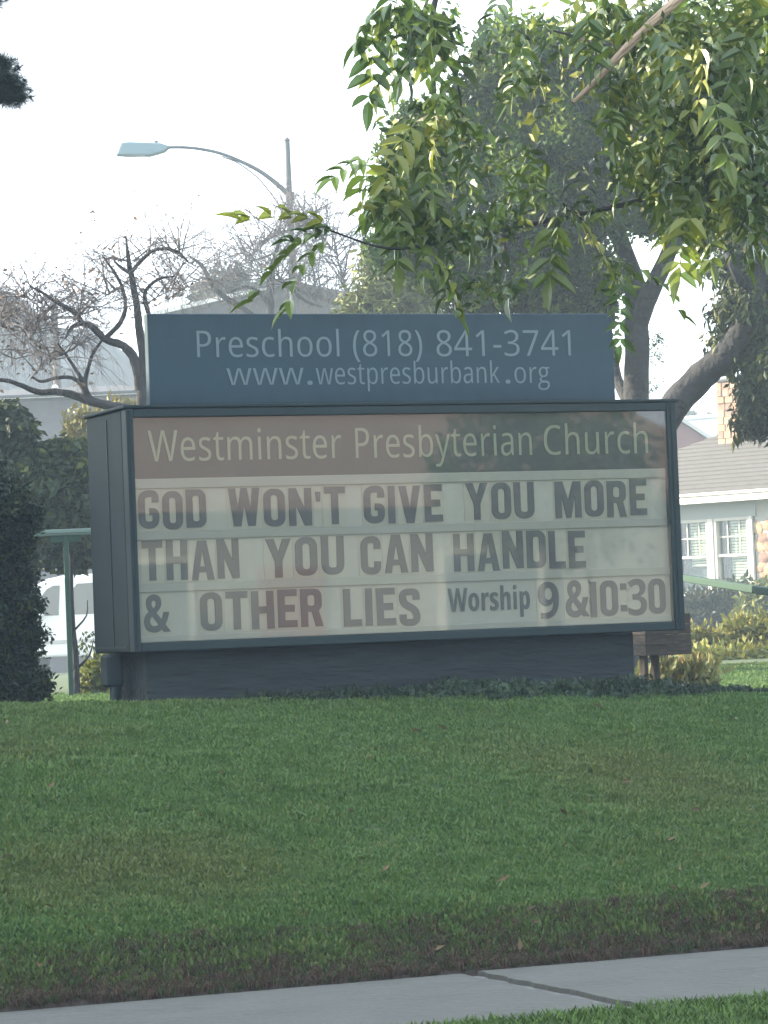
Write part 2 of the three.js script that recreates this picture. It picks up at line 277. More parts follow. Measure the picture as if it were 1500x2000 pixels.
const GLYPH = {
  I: [0.2, () => [P([0, 0], [0, 1], [S, 1], [S, 0])]], 1: [0.2, () => [P([0, 0], [0, 1], [S, 1], [S, 0])]],
  L: [0.48, () => [P([0, 0], [0, 1], [S, 1], [S, S], [0.48, S], [0.48, 0])]],
  T: [0.56, () => [P([0.28 - h, 0], [0.28 - h, 1 - S], [0, 1 - S], [0, 1], [0.56, 1], [0.56, 1 - S], [0.28 + h, 1 - S], [0.28 + h, 0])]],
  E: [0.5, () => [P([0, 0], [0, 1], [0.5, 1], [0.5, 1 - S], [S, 1 - S], [S, 0.5 + h], [0.44, 0.5 + h], [0.44, 0.5 - h], [S, 0.5 - h], [S, S], [0.5, S], [0.5, 0])]],
  H: [0.58, () => [P([0, 0], [0, 1], [S, 1], [S, 0.5 + h], [0.58 - S, 0.5 + h], [0.58 - S, 1], [0.58, 1], [0.58, 0], [0.58 - S, 0], [0.58 - S, 0.5 - h], [S, 0.5 - h], [S, 0]) ]],
  N: [0.6, () => [P([0, 0], [0, 1], [S * 1.05, 1], [0.6 - S, 0.46], [0.6 - S, 1], [0.6, 1], [0.6, 0], [0.6 - S * 1.05, 0], [S, 0.54], [S, 0])]],
  M: [0.76, () => [P([0, 0], [0, 1], [0.23, 1], [0.38, 0.5], [0.53, 1], [0.76, 1], [0.76, 0], [0.76 - S, 0], [0.76 - S, 0.62], [0.45, 0], [0.31, 0], [S, 0.62], [S, 0])]],
  V: [0.6, () => [P([0.2, 0], [0, 1], [0.2, 1], [0.3, 0.4], [0.4, 1], [0.6, 1], [0.4, 0])]],
  W: [0.82, () => [P([0.13, 0], [0, 1], [0.19, 1], [0.245, 0.45], [0.33, 1], [0.49, 1], [0.575, 0.45], [0.63, 1], [0.82, 1], [0.69, 0], [0.5, 0], [0.41, 0.55], [0.32, 0])]],
  Y: [0.64, () => [P([0.32 - h, 0], [0.32 - h, 0.42], [0, 1], [0.21, 1], [0.32, 0.66], [0.43, 1], [0.64, 1], [0.32 + h, 0.42], [0.32 + h, 0])]],
  A: [0.64, () => { const s = P([0, 0], [0.2, 1], [0.44, 1], [0.64, 0], [0.455, 0], [0.42, 0.2], [0.22, 0.2], [0.185, 0]); s.holes.push(new THREE.Path([[0.25, 0.35], [0.39, 0.35], [0.32, 0.76]].map((p) => new THREE.Vector2(...p)))); return [s]; }],
  O: [0.56, () => { const s = rr_(new THREE.Shape(), 0, 0, 0.56, 1, 0.24); s.holes.push(rr_(new THREE.Path(), S, S * 0.9, 0.56 - S, 1 - S * 0.9, 0.085)); return [s]; }],
  D: [0.56, () => { const s = new THREE.Shape(); s.moveTo(0, 0); s.lineTo(0, 1); s.lineTo(0.34, 1); s.absarc(0.34, 0.78, 0.22, Math.PI / 2, 0, true); s.lineTo(0.56, 0.22); s.absarc(0.34, 0.22, 0.22, 0, -Math.PI / 2, true); s.lineTo(0, 0); s.holes.push(rr_(new THREE.Path(), S, S * 0.9, 0.56 - S, 1 - S * 0.9, 0.07)); return [s]; }],
  R: [0.58, () => { const s = new THREE.Shape(); s.moveTo(0, 0); s.lineTo(0, 1); s.lineTo(0.36, 1); s.absarc(0.36, 0.8, 0.2, Math.PI / 2, 0, true); s.lineTo(0.56, 0.6); s.quadraticCurveTo(0.56, 0.48, 0.47, 0.43); s.lineTo(0.58, 0); s.lineTo(0.38, 0); s.lineTo(0.29, 0.39); s.lineTo(S, 0.39); s.lineTo(S, 0); s.lineTo(0, 0); s.holes.push(rr_(new THREE.Path(), S, 0.55, 0.56 - S, 1 - S * 0.9, 0.07)); return [s]; }],
  U: [0.58, () => [stroke([[h, 1], [h, h], [0.58 - h, h], [0.58 - h, 1]])]],
  C: [0.54, () => [stroke([[0.54 - h, 0.66], [0.54 - h, 1 - h], [h, 1 - h], [h, h], [0.54 - h, h], [0.54 - h, 0.34]])]],
  G: [0.57, () => [stroke([[0.57 - h, 0.68], [0.57 - h, 1 - h], [h, 1 - h], [h, h], [0.57 - h, h], [0.57 - h, 0.44], [0.3, 0.44]])]],
  S: [0.55, () => [stroke([[0.55 - h, 0.69], [0.55 - h, 1 - h], [h, 1 - h], [h, 0.62], [0.55 - h, 0.40], [0.55 - h, h], [h, h], [h, 0.31]], 0.17)]],
  0: [0.56, () => GLYPH.O[1]()],
  ':': [0.2, () => [P([0, 0.12], [0, 0.3], [S, 0.3], [S, 0.12]), P([0, 0.72], [0, 0.9], [S, 0.9], [S, 0.72])]],
  "'": [0.14, () => [P([0.02, 0.62], [0, 0.88], [0.14, 0.88], [0.12, 0.62])]],
};
const FONTED = { '&': 0.66, 9: 0.55, 3: 0.55 };
const sign = thing('church_sign', 'wide dark message sign of a church with black slotted letters and a board on top', 'sign');
{
  const X0 = -1.285, X1 = 1.463, Y0 = 0.275, Y1 = 1.362;
  const cab = part(sign, 'cabinet', [box(X0, X1, Y0, Y1, -0.61, -0.075, 0.012), box(X0 - 0.012, X1 + 0.012, Y1 + 0.001, Y1 + 0.016, -0.62, 0.004, 0.005)], M.cabinet);
  part(cab, 'side_seam', [box(X0 - 0.004, X0 - 0.0005, Y0 + 0.03, Y1 - 0.03, -0.30, -0.29), box(X0 - 0.003, X0 - 0.0005, Y0 + 0.02, Y0 + 0.03, -0.59, -0.1)], M.frame);
  // door frame round the face
  const fr = part(sign, 'door_frame', [box(X0, -1.252, Y0, Y1 - 0.001, -0.0745, 0, 0.006), box(1.412, X1, Y0, Y1 - 0.001, -0.0745, 0, 0.006), box(-1.2515, 1.4115, 1.322, Y1 - 0.001, -0.0745, -0.001, 0.006), box(-1.2515, 1.4115, Y0, 0.316, -0.0745, -0.001, 0.006)], M.frame);
  for (const x of [1.43, X0 + 0.012]) part(fr, 'door_edge', box(x, x + 0.005, 0.29, 1.35, 0.0005, 0.004), M.cabinet);
  const hd = part(sign, 'header_panel', box(-1.2515, 1.4115, 1.049, 1.3215, -0.0745, -0.045), M.header);
  const hz = -0.0445, kx = (x) => x + 0.018;   // the print lies a little behind the front
  for (const [t, a, b, y] of [['Westminster', -1.192, -0.262, 1.126], ['Presbyterian', -0.192, 0.699, 1.124], ['Church', 0.762, 1.308, 1.123]]) part(hd, 'lettering', word(sans, t, kx(a), kx(b), y, 0.14, 0.002, 0.005).translate(0, 0, hz), M.headText);
  const lp = part(sign, 'letter_panel', box(-1.2515, 1.4115, 0.3165, 1.0485, -0.0745, -0.045), M.ivory);
  const rail = (y0, y1) => part(lp, 'letter_track', [box(-1.25, 1.41, y0, y1, -0.0445, -0.036, 0.002)], M.track);
  rail(1.004, 1.047); rail(0.774, 0.812); rail(0.541, 0.579); rail(0.318, 0.344);
  const GAP = 0.1;
  function letters(text, x0, x1, y0, hgt) {
    const ws = [...text].map((c) => FONTED[c] ?? GLYPH[c][0]), tot = ws.reduce((a, b) => a + b, 0) + GAP * (ws.length - 1), k = (x1 - x0) / tot;
    let x = x0;
    [...text].forEach((c, i) => {
      const jitter = rr(-0.004, 0.004), tilt = rr(-0.008, 0.008);
      let g;
      if (FONTED[c]) g = word(bold, c, 0, ws[i] * k, 0, hgt, 0.003);
      else { g = new THREE.ExtrudeGeometry(GLYPH[c][1](), { depth: 0.003, bevelEnabled: false, curveSegments: 6 }); g.scale(k, hgt, 1); }
      g.rotateZ(tilt).translate(x + 0.016, y0 + jitter, -0.0415);
      part(lp, 'letter', g, M.letter);
      const mg = GAP * k / 2 - 0.0012; part(lp, 'letter_card', box(x + 0.016 - mg, x + 0.016 + ws[i] * k + mg, y0 - 0.008, y0 + hgt + 0.008, -0.0446, -0.0430), M.card ??= std(0.315, 0.295, 0.245, 0.35));
      x += (ws[i] + GAP) * k;
    });
  }
  letters('GOD', -1.246, -0.927, 0.822, 0.172); letters("WON'T", -0.82, -0.253, 0.822, 0.172); letters('GIVE', -0.162, 0.231, 0.822, 0.173); letters('YOU', 0.35, 0.70, 0.826, 0.172); letters('MORE', 0.809, 1.289, 0.825, 0.172);
  letters('THAN', -1.238, -0.779, 0.59, 0.178); letters('YOU', -0.651, -0.27, 0.59, 0.176); letters('CAN', -0.187, 0.174, 0.592, 0.176); letters('HANDLE', 0.278, 0.955, 0.59, 0.176);
  letters('&', -1.239, -1.115, 0.362, 0.166); letters('OTHER', -0.973, -0.383, 0.358, 0.172); letters('LIES', -0.283, 0.097, 0.35, 0.172);
  part(lp, 'letter', word(bold, 'Worship', 0.257, 0.673, 0.403, 0.108, 0.003).translate(0, 0, -0.0425), M.letter);
  letters('9', 0.70, 0.806, 0.355, 0.17); letters('&', 0.842, 0.965, 0.353, 0.17); letters('10', 0.972, 1.115, 0.353, 0.168); letters(':', 1.129, 1.163, 0.353, 0.17); letters('3', 1.172, 1.267, 0.353, 0.17); letters('0', 1.278, 1.367, 0.353, 0.168);
  part(sign, 'glass_cover', box(-1.2505, 1.4105, 0.3175, 1.3205, -0.014, -0.011), M.glass);
  // board on top, in the middle of the cabinet's depth
  const bz = -0.3, q = (x) => -5.655 + (x + 5.655) * 1.0219, w = (y) => 0.332 + (y - 0.332) * 1.0219;
  const tb = part(sign, 'top_board', [box(-1.072, 1.293, 1.399, 1.818, bz - 0.05, bz, 0.006)], M.board);
  const line = (t, a, b, y, ch, th = 0.006) => part(tb, 'lettering', word(sans, t, q(a), q(b), w(y), ch, 0.002, th).translate(0, 0, bz + 0.0005), M.boardText);
  line('Preschool', -0.94, -0.253, 1.589, 0.123); line('(818)', -0.185, 0.159, 1.589, 0.123); line('841-3741', 0.231, 0.919, 1.587, 0.124);
  line('www', -0.804, -0.432, 1.462, 0.105, 0.009); line('.', -0.415, -0.39, 1.462, 0.105, 0.0); line('westpresburbank', -0.372, 0.545, 1.461, 0.103, 0.009); line('.', 0.575, 0.60, 1.459, 0.105, 0.0); line('org', 0.622, 0.803, 1.459, 0.103, 0.009);
  for (const x of [-0.75, 0.11, 0.97]) part(sign, 'board_post', box(x - 0.02, x + 0.02, Y1 + 0.016, 1.79, bz - 0.092, bz - 0.051, 0.004), M.cabinet);
  part(sign, 'plinth', box(-1.2, 1.235, -0.15, Y0 - 0.001, -0.52, -0.1, 0.01), M.plinth);
  const pipe = part(sign, 'support_post', [new THREE.CylinderGeometry(0.026, 0.03, 0.42, 12).translate(-1.262, 0.065, -0.38), box(-1.315, -1.235, 0.12, 0.272, -0.44, -0.32, 0.02)], M.cabinet);
  part(pipe, 'conduit', tube([V(-1.29, 0.12, -0.30), V(-1.30, 0.05, -0.285), V(-1.285, -0.02, -0.29), V(-1.285, -0.12, -0.29)], [0.014], 8), M.frame);
}
// wooden box on legs behind the right end
{
  const a = at(1292, 1256, 16.3), t = thing('wooden_box', 'low brown wooden box on short legs behind the right end of the sign', 'wooden box', V(a.x, a.y - 0.28, a.z));
  for (let i = 0; i < 4; i++) part(t, 'plank', box(-0.14, 0.118, 0.22 + i * 0.052, 0.27 + i * 0.052, -0.1, 0.1, 0.004), M.wood);
  for (const x of [-0.105, -0.04]) part(t, 'leg', box(x - 0.011, x + 0.011, -0.1, 0.219, -0.03, 0.03, 0.004), M.wood);
}

// ------------------------------------------------------------------ far ground: hills
{
  const ridge = (name, depth, span, prof, amp, mat) => {
    const pos = [], uv = [], idx = [], nx = 140, ny = 14;
    for (let j = 0; j <= ny; j++) for (let i = 0; i <= nx; i++) {
      const px = lerp(prof[0][0], prof[prof.length - 1][0], i / nx); let k = 0; while (k < prof.length - 2 && prof[k + 1][0] < px) k++;
      const top = lerp(prof[k][1], prof[k + 1][1], clamp((px - prof[k][0]) / (prof[k + 1][0] - prof[k][0])));
      const crest = at(px, top, depth), foot = at(px, top, depth - span), t = j / ny, back = t > 0.75 ? (t - 0.75) / 0.25 : 0, f = Math.min(1, t / 0.75);
      const p = foot.lerp(crest, f); p.addScaledVector(FWD, back * span * 0.5);
      p.y = lerp(-0.6, crest.y, Math.pow(f, 1.15)) - back * back * crest.y * 0.6 + amp * (fbm(p.x * 0.07, p.z * 0.07, 5) - 0.5) * f + amp * 0.35 * (vnoise(p.x * 0.8, p.z * 0.8) - 0.5) * f;
      pos.push(p.x, p.y, p.z); uv.push(p.x * 0.05, p.z * 0.05);
    }
    for (let j = 0; j < ny; j++) for (let i = 0; i < nx; i++) { const a = j * (nx + 1) + i, b = a + nx + 1; idx.push(a, a + 1, b, a + 1, b + 1, b); }
    const g = new THREE.BufferGeometry(); g.setAttribute('position', new THREE.Float32BufferAttribute(pos, 3)); g.setAttribute('uv', new THREE.Float32BufferAttribute(uv, 2)); g.setIndex(idx); g.computeVertexNormals();
    return struct(name, g, mat);
  };
  M.hill = rough(tex(256, (u, v) => { const a = fbm(u * 10, v * 10, 5, 10), k = 0.5 + a; return [0.016 * k, 0.017 * k, 0.017 * k]; }), 1, 0.3);
  ridge('hill', 120, 30, [[-2600, 420], [-1400, 500], [-500, 520], [-120, 545], [0, 575], [60, 612], [110, 652], [185, 656], [215, 676], [250, 700], [300, 735], [420, 790], [700, 860], [1100, 900]], 1.6, M.hill);
  ridge('far_hill', 175, 35, [[-3000, 520], [0, 640], [300, 770], [900, 860], [1300, 826], [1420, 822], [1700, 800], [3000, 760]], 2, M.hill);
}

// ------------------------------------------------------------------ foliage builders
function leafClump(n, len, wid, spread, droop = 0.3) {      // n single leaves spread through a small ball
  const l = [];
  for (let i = 0; i < n; i++) {
    const p = V(gs(), gs(), gs()).multiplyScalar(spread), d = V(gs(), gs() - droop, gs()).normalize(), s = V(gs(), gs() * 0.5, gs()).cross(d).normalize(), nrm = d.clone().cross(s), L = len * rr(0.7, 1.25), w = wid * rr(0.7, 1.2) / 2;
    const q = (t, u, k) => { const v = p.clone().addScaledVector(d, t * L).addScaledVector(s, u * w).addScaledVector(nrm, k * L); return [v.x, v.y, v.z]; };
    const b = q(0, 0, 0), m1 = q(0.45, 1, 0.05), m2 = q(0.45, -1, 0.05), c = q(0.45, 0, 0), t = q(1, 0, -0.08);
    l.push(...b, ...m1, ...c, ...b, ...c, ...m2, ...m1, ...t, ...c, ...c, ...t, ...m2);
  }
  return tris(l);
}
function crownSpots(blobs, n, s0, s1, skin = 0.55, lumps = 0) {       // blobs of [centre, radius, squash]; with lumps each blob is a ball of smaller leafy balls
  if (lumps) blobs = blobs.flatMap(([c, r, sq = 1]) => [[c, r * 0.62, sq], ...[...Array(lumps)].map(() => { const d = V(gs(), gs(), gs()).normalize(); return [V(c.x + d.x * r * 0.72, c.y + d.y * r * 0.72 * sq, c.z + d.z * r * 0.72), r * rr(0.22, 0.4), rr(0.6, 0.95)]; })]);
  const tot = blobs.reduce((a, b) => a + b[1] ** 2.3, 0), out = [];
  for (const [c, r, sq = 1] of blobs) {
    const k = Math.round(n * r ** 2.3 / tot);
    for (let i = 0; i < k; i++) {
      const d = V(gs(), gs(), gs()).normalize(), rad = r * Math.pow(rr(skin ** 3, 1), 1 / 3) * (0.82 + 0.36 * fbm(d.x * 2.2 + c.x * 3, d.y * 2.2 + d.z * 1.7 + c.y, 3));
      out.push([V(c.x + d.x * rad, c.y + d.y * rad * sq, c.z + d.z * rad), [rr(-0.7, 0.7), rr(0, 6.28), rr(-0.7, 0.7)], rr(s0, s1)]);
    }
  }
  return out;
}
const tinter = (r, g, b, amp, warm = 0.15) => (c, p) => { const k = 1 + amp * ((fbm(p.x * 1.9 + 5, p.y * 1.9 + p.z, 3) - 0.5) * 1.6 + rnd() - 0.5), w = rnd() < 0.2 ? warm : 0; return c.setRGB(r * k * (1 + w * 2), g * k * (1 + w), b * k); };
const pxBlobs = (list, depth) => list.map(([x, y, r, dd = 0, sq = 1]) => [at(x, y, depth + dd), r * depth / FOC, sq]);
function local(t, list) { const p = t.position; list.forEach((e) => e[0].sub(p)); return list; }

// big evergreen behind the sign
{
  const D = 26, t = thing('evergreen_tree', 'big dense dark evergreen tree with a forked trunk directly behind the sign', 'tree', V(6.15, -0.2, -9.6));
  const p = (x, y, d = 0) => at(x, y, D + d);
  wpart(t, 'trunk', [
    tube([V(6.15, -0.25, -9.6), p(1240, 1000), p(1243, 780), p(1243, 640), p(1236, 540, 0.2), p(1190, 420, 0.3), p(1120, 300, 0.2)], [0.16, 0.115, 0.104, 0.098, 0.08, 0.055, 0.03], 12, 30, 0.12),
    tube([p(1248, 640), p(1262, 590, -0.1), p(1290, 530, -0.2), p(1318, 460, -0.3), p(1335, 340, -0.2), p(1330, 220)], [0.07, 0.082, 0.07, 0.058, 0.04, 0.02], 10, 22, 0.12)], M.bark);
  for (const g of [
    tube([p(1232, 790), p(1205, 740, 0.3), p(1196, 690, 0.4), p(1150, 600, 0.5), p(1060, 500, 0.4)], [0.05, 0.045, 0.04, 0.03, 0.015], 8, 16, 0.15),
    tube([p(1236, 560), p(1150, 470, -0.3), p(1020, 380, -0.4), p(900, 330, -0.2)], [0.05, 0.045, 0.03, 0.015], 7, 14, 0.15),
    tube([p(1200, 440), p(1080, 300, 0.4), p(980, 200, 0.3)], [0.04, 0.03, 0.012], 7, 10, 0.15)]) wpart(t, 'limb', g, M.bark);
  const blobs = pxBlobs([[1045, 170, 150], [1060, 105, 85], [905, 260, 120], [840, 320, 105], [800, 260, 60], [830, 420, 110], [760, 480, 55], [990, 400, 180], [1140, 300, 170], [1130, 440, 130], [1010, 520, 130], [880, 520, 100], [1110, 545, 105], [1270, 210, 170], [1370, 170, 190], [1480, 230, 200], [1300, 330, 140], [1400, 370, 130], [1165, 600, 55], [930, 590, 75], [1060, 600, 80], [1165, 680, 34, 0.3], [1600, 200, 190]], D);
  const list = local(t, crownSpots(blobs, 19000, 0.75, 1.3, 0.45, 13));
  scatter(t, 'crown', leafClump(11, 0.06, 0.029, 0.07), M.leafCrown, list, tinter(0.050, 0.098, 0.016, 1.1, 0.9));
  const shoots = local(t, [...Array(90)].map((_, i) => [at(1272 + rr(-6, 26), lerp(640, 785, rnd()), D + rr(-0.1, 0.1)), [0, rr(0, 6), 0], 0.5]).filter(([q]) => vnoise(q.y * 9, 3) > 0.45));
  scatter(t, 'shoots', leafClump(7, 0.05, 0.024, 0.06), M.leafTint, shoots, tinter(0.06, 0.1, 0.04, 0.5));
}
// second tree at the right edge
{
  const D = 23, base = at(1180, 1215, D), t = thing('leaning_tree', 'dark tree with a thick leaning trunk and hanging leaves in front of the house chimney', 'tree', V(base.x, -0.2, base.z));
  const p = (x, y, d = 0) => at(x, y, D + d);
  wpart(t, 'trunk', [tube([V(base.x, -0.25, base.z), p(1235, 960), p(1312, 800), p(1370, 735), p(1425, 685, -0.1), p(1470, 600, -0.2), p(1490, 480)], [0.2, 0.14, 0.108, 0.104, 0.098, 0.075, 0.05], 12, 30, 0.12)], M.bark);
  for (const g of [tube([p(1440, 660), p(1500, 640), p(1580, 560)], [0.08, 0.06, 0.03], 8, 10, 0.1), tube([p(1470, 590), p(1430, 520, -0.3), p(1410, 470)], [0.05, 0.03, 0.012], 7, 10, 0.1)]) wpart(t, 'limb', g, M.bark);
  const blobs = pxBlobs([[1452, 520, 62], [1470, 590, 80], [1490, 690, 88], [1480, 790, 48], [1510, 800, 66], [1560, 640, 130], [1500, 450, 90], [1420, 600, 34], [1412, 660, 26], [1600, 780, 120], [1600, 500, 120], [1660, 650, 140]], D);
  scatter(t, 'crown', leafClump(10, 0.066, 0.024, 0.07, 0.9), M.leafTint, local(t, crownSpots(blobs, 5600, 0.8, 1.3, 0.35, 9)), tinter(0.036, 0.058, 0.022, 0.9, 0.9));
}
// yellow-green tree between the lamp and the evergreen
{
  const D = 33, b = at(735, 900, D), t = thing('yellow_green_tree', 'sunlit yellow-green tree between the lamp pole and the big evergreen', 'tree', V(b.x, -0.3, b.z));
  wpart(t, 'trunk', tube([V(b.x, -0.3, b.z), at(735, 800, D), at(745, 640, D)], [0.12, 0.09, 0.04], 8, 8, 0.1), M.bark);
  scatter(t, 'crown', leafClump(10, 0.08, 0.03, 0.1), M.leafTint, local(t, crownSpots(pxBlobs([[720, 600, 44], [760, 560, 50], [700, 640, 50], [790, 620, 70], [735, 515, 30], [820, 540, 60]], D), 1500, 0.8, 1.2, 0.3)), tinter(0.12, 0.14, 0.035, 0.5));
}

// ------------------------------------------------------------------ bare trees
function twigs(out, p, d, r, len, lvl, droop) {
  const pts = [p.clone()], n = 4; let q = p.clone(), v = d.clone();
  for (let i = 0; i < n; i++) { v.add(V(gs(), gs(), gs()).multiplyScalar(0.28)).add(V(0, -droop * (lvl < 2 ? 1 : 0.2), 0)).normalize(); q = q.clone().addScaledVector(v, len / n); pts.push(q); }
  out.push(tube(pts, [r, r * 0.45], lvl > 1 ? 5 : 3, n, 0));
  if (lvl > 0) { const k = lvl > 1 ? 4 : 4; for (let i = 0; i < k; i++) { const a = pts[1 + Math.floor(rnd() * n)], e = v.clone().add(V(gs(), gs() * 0.7 + 0.1, gs()).multiplyScalar(1.1)).normalize(); twigs(out, a, e, r * 0.5, len * rr(0.5, 0.8), lvl - 1, droop); } }
}
function bareTree(name, label, D, limbs, twigSpec, leaves, mat) {
  const [bx, by] = limbs[0].pts[0], b = at(bx, by, D), t = thing(name, label, 'tree', V(b.x, -0.2, b.z));
  const P2 = ([x, y, d = 0]) => at(x, y, D + d);
  limbs.forEach((l, i) => {
    const pts = l.pts.map(P2); if (!i) pts[0].y = -0.25;
    wpart(t, i ? 'limb' : 'trunk', tube(pts, l.r.map((r) => r * D / FOC), 9, pts.length * 5, 0.22), mat);
  });
  const list = [], spots = [];
  for (const [pts, n, len, lvl, droop] of twigSpec) {
    const c = new THREE.CatmullRomCurve3(pts.map(P2), false, 'centripetal');
    for (let i = 0; i < n; i++) { const u = rnd(), p = c.getPoint(u), d = V(gs(), gs() * 0.6 + 0.55, gs()).normalize(); twigs(list, p, d, 0.0046 * D / 20, len * rr(0.6, 1.2), lvl, droop * 0.45); }
  }
  wpart(t, 'twigs', list, M.twig).userData.kind = 'stuff';
  if (leaves) { for (let i = 0; i < leaves; i++) { const g = list[Math.floor(rnd() * list.length)].attributes.position, k = Math.floor(rnd() * g.count); spots.push([V(g.getX(k), g.getY(k), g.getZ(k)).sub(t.position), [rr(0, 6), rr(0, 6), rr(0, 6)], rr(0.6, 1.2)]); } scatter(t, 'dry_leaves', leafClump(2, 0.036, 0.02, 0.03), M.leafTint, spots, tinter(0.16, 0.11, 0.075, 0.6)); }
  return t;
}
bareTree('bare_tree', 'gnarled bare tree with crooked limbs behind the left end of the sign', 20, [
  { pts: [[286, 1120], [276, 800], [280, 700], [272, 640], [268, 600], [257, 540], [250, 500], [246, 462]], r: [13, 11, 9, 8, 7, 6, 4, 1.6] },
  { pts: [[274, 760], [262, 700], [240, 675], [205, 662], [180, 638], [160, 632], [140, 640], [128, 660]], r: [10, 10, 8, 7, 7, 6, 4, 2] },
  { pts: [[160, 632], [148, 612], [110, 590], [80, 570], [58, 559]], r: [6, 5, 4, 3, 1.5] },
  { pts: [[207, 660], [235, 630], [245, 600], [238, 560], [222, 530], [200, 500]], r: [5, 5, 4, 3.5, 3, 1.5] },
  { pts: [[257, 535], [240, 525], [228, 515], [222, 508]], r: [4, 3.5, 2.5, 1.5] },
  { pts: [[256, 532], [275, 510], [298, 490], [330, 486], [350, 494], [368, 512]], r: [4, 4, 3.5, 3, 2.5, 1.5] },
  { pts: [[262, 800], [215, 792], [170, 782], [150, 774], [110, 765], [75, 766], [40, 752], [5, 742], [-40, 745]], r: [9, 9, 9, 8, 7, 6, 5, 4, 3] },
  { pts: [[180, 786], [166, 755], [172, 720], [182, 690], [200, 664]], r: [6, 5.5, 4, 3.5, 2.5] },
  { pts: [[170, 780], [158, 750], [140, 738], [110, 738], [80, 745], [62, 736]], r: [6, 5, 4, 3.5, 3, 2] },
  { pts: [[162, 745], [148, 722], [128, 692], [112, 670]], r: [4, 3.5, 3, 1.5] },
  { pts: [[300, 640], [288, 605], [284, 570], [310, 545], [340, 540]], r: [5, 5, 4, 3, 2] },
], [
  [[[40, 575], [100, 610, 0.3], [60, 660, 0.5], [20, 720, 0.4]], 44, 0.40, 2, 0.6], [[[140, 630], [180, 600, 0.2], [230, 560]], 25, 0.36, 2, 0.5], [[[225, 510], [260, 510], [330, 490], [365, 510]], 27, 0.36, 2, 0.6], [[[280, 600], [330, 570, 0.3], [370, 560, 0.5]], 27, 0.40, 2, 0.6], [[[60, 740], [110, 700], [150, 680]], 22, 0.34, 2, 0.5], [[[-40, 620], [10, 640], [80, 650, 0.6]], 30, 0.42, 2, 0.5]],
  300, M.barkGrey);
bareTree('weeping_bare_tree', 'tall fine-twigged bare tree with drooping branches behind the lamp pole', 42, [
  { pts: [[528, 1000], [525, 700], [528, 620], [530, 540], [540, 490], [556, 450]], r: [10, 8, 8, 7, 4, 2] },
  { pts: [[528, 600], [505, 570], [480, 560], [450, 570]], r: [5, 4, 3, 1.5] },
  { pts: [[530, 545], [560, 560], [600, 590], [630, 600]], r: [5, 4, 3, 1.5] },
  { pts: [[524, 640], [470, 600], [420, 565], [395, 520], [370, 500]], r: [6, 6, 5, 4, 2] },
  { pts: [[535, 520], [570, 470], [610, 440], [640, 450]], r: [4, 3, 2.5, 1.5] },
], [[[[475, 520], [530, 465], [600, 440]], 55, 0.62, 2, 0.55], [[[600, 440], [660, 500], [680, 580]], 60, 0.7, 2, 0.6], [[[420, 560], [500, 540], [560, 560], [640, 590]], 70, 0.6, 2, 0.5], [[[370, 510], [400, 540], [430, 590]], 24, 0.5, 2, 0.45]], 450, M.barkGrey);

// small leafy tree top seen over the far roof
{
  const D = 75, b = at(440, 560, D), t = thing('garden_tree', 'small round-topped green tree just above the white-edged far roof', 'tree', V(b.x, -0.3, b.z));
  wpart(t, 'trunk', tube([V(b.x, -0.3, b.z), at(440, 800, D), at(440, 560, D)], [0.2, 0.15, 0.08], 8, 8), M.bark);
  scatter(t, 'crown', leafClump(9, 0.2, 0.1, 0.22), M.leafTint, local(t, crownSpots(pxBlobs([[430, 550, 22], [458, 545, 20], [440, 580, 34], [475, 575, 26], [400, 585, 26], [520, 590, 40], [560, 600, 40]], D), 420, 0.8, 1.3, 0.2)), tinter(0.06, 0.085, 0.05, 0.5));
}

// ------------------------------------------------------------------ left: hedge, shrub, pole, frame, van
{
  const D = 23, b = at(60, 1130, D), t = thing('ivy_hedge', 'tall leafy dark green hedge between the cone-shaped shrub and the sign', 'hedge', V(b.x, -0.2, b.z));
  wpart(t, 'stem', tube([V(b.x - 0.2, -0.25, b.z), at(20, 1000, D), at(30, 850, D)], [0.06, 0.05, 0.02], 7, 8), M.bark); wpart(t, 'stem', [tube([V(b.x + 0.62, -0.25, b.z), at(230, 1000, D), at(220, 940, D)], [0.05, 0.04, 0.02], 7, 8)], M.bark);
  const blobs = pxBlobs([[0, 850, 62], [25, 905, 66], [85, 935, 68], [120, 930, 52], [150, 950, 54], [40, 975, 74], [110, 990, 58], [160, 1005, 52], [200, 980, 60], [-60, 900, 110], [-40, 1000, 110], [100, 890, 26], [130, 880, 26], [155, 905, 34], [240, 1000, 60], [110, 1065, 50, 1], [160, 1070, 46, 1], [200, 1070, 50, 1], [80, 1090, 40, 1], [140, 1095, 26, 1], [40, 1080, 60, 0.6]], D);
  scatter(t, 'foliage', leafClump(10, 0.065, 0.04, 0.085), M.leafTint, local(t, crownSpots(blobs, 4800, 0.7, 1.2, 0.4, 7)), tinter(0.034, 0.056, 0.022, 0.9, 0.9));
}
{
  const D = 30, b = at(205, 900, D), t = thing('yellow_bush', 'tall yellowish bush between the utility pole and the sign', 'bush', V(b.x, -0.3, b.z));
  wpart(t, 'stem', tube([V(b.x, -0.3, b.z), at(205, 1000, D), at(180, 860, D)], [0.05, 0.04, 0.02], 7, 8), M.bark);
  scatter(t, 'foliage', leafClump(10, 0.075, 0.032, 0.1), M.leafTint, local(t, crownSpots(pxBlobs([[160, 830, 24], [152, 865, 26], [165, 900, 40], [190, 860, 40], [230, 830, 40]], D), 640, 0.8, 1.2, 0.3)), tinter(0.17, 0.155, 0.05, 0.5));
}
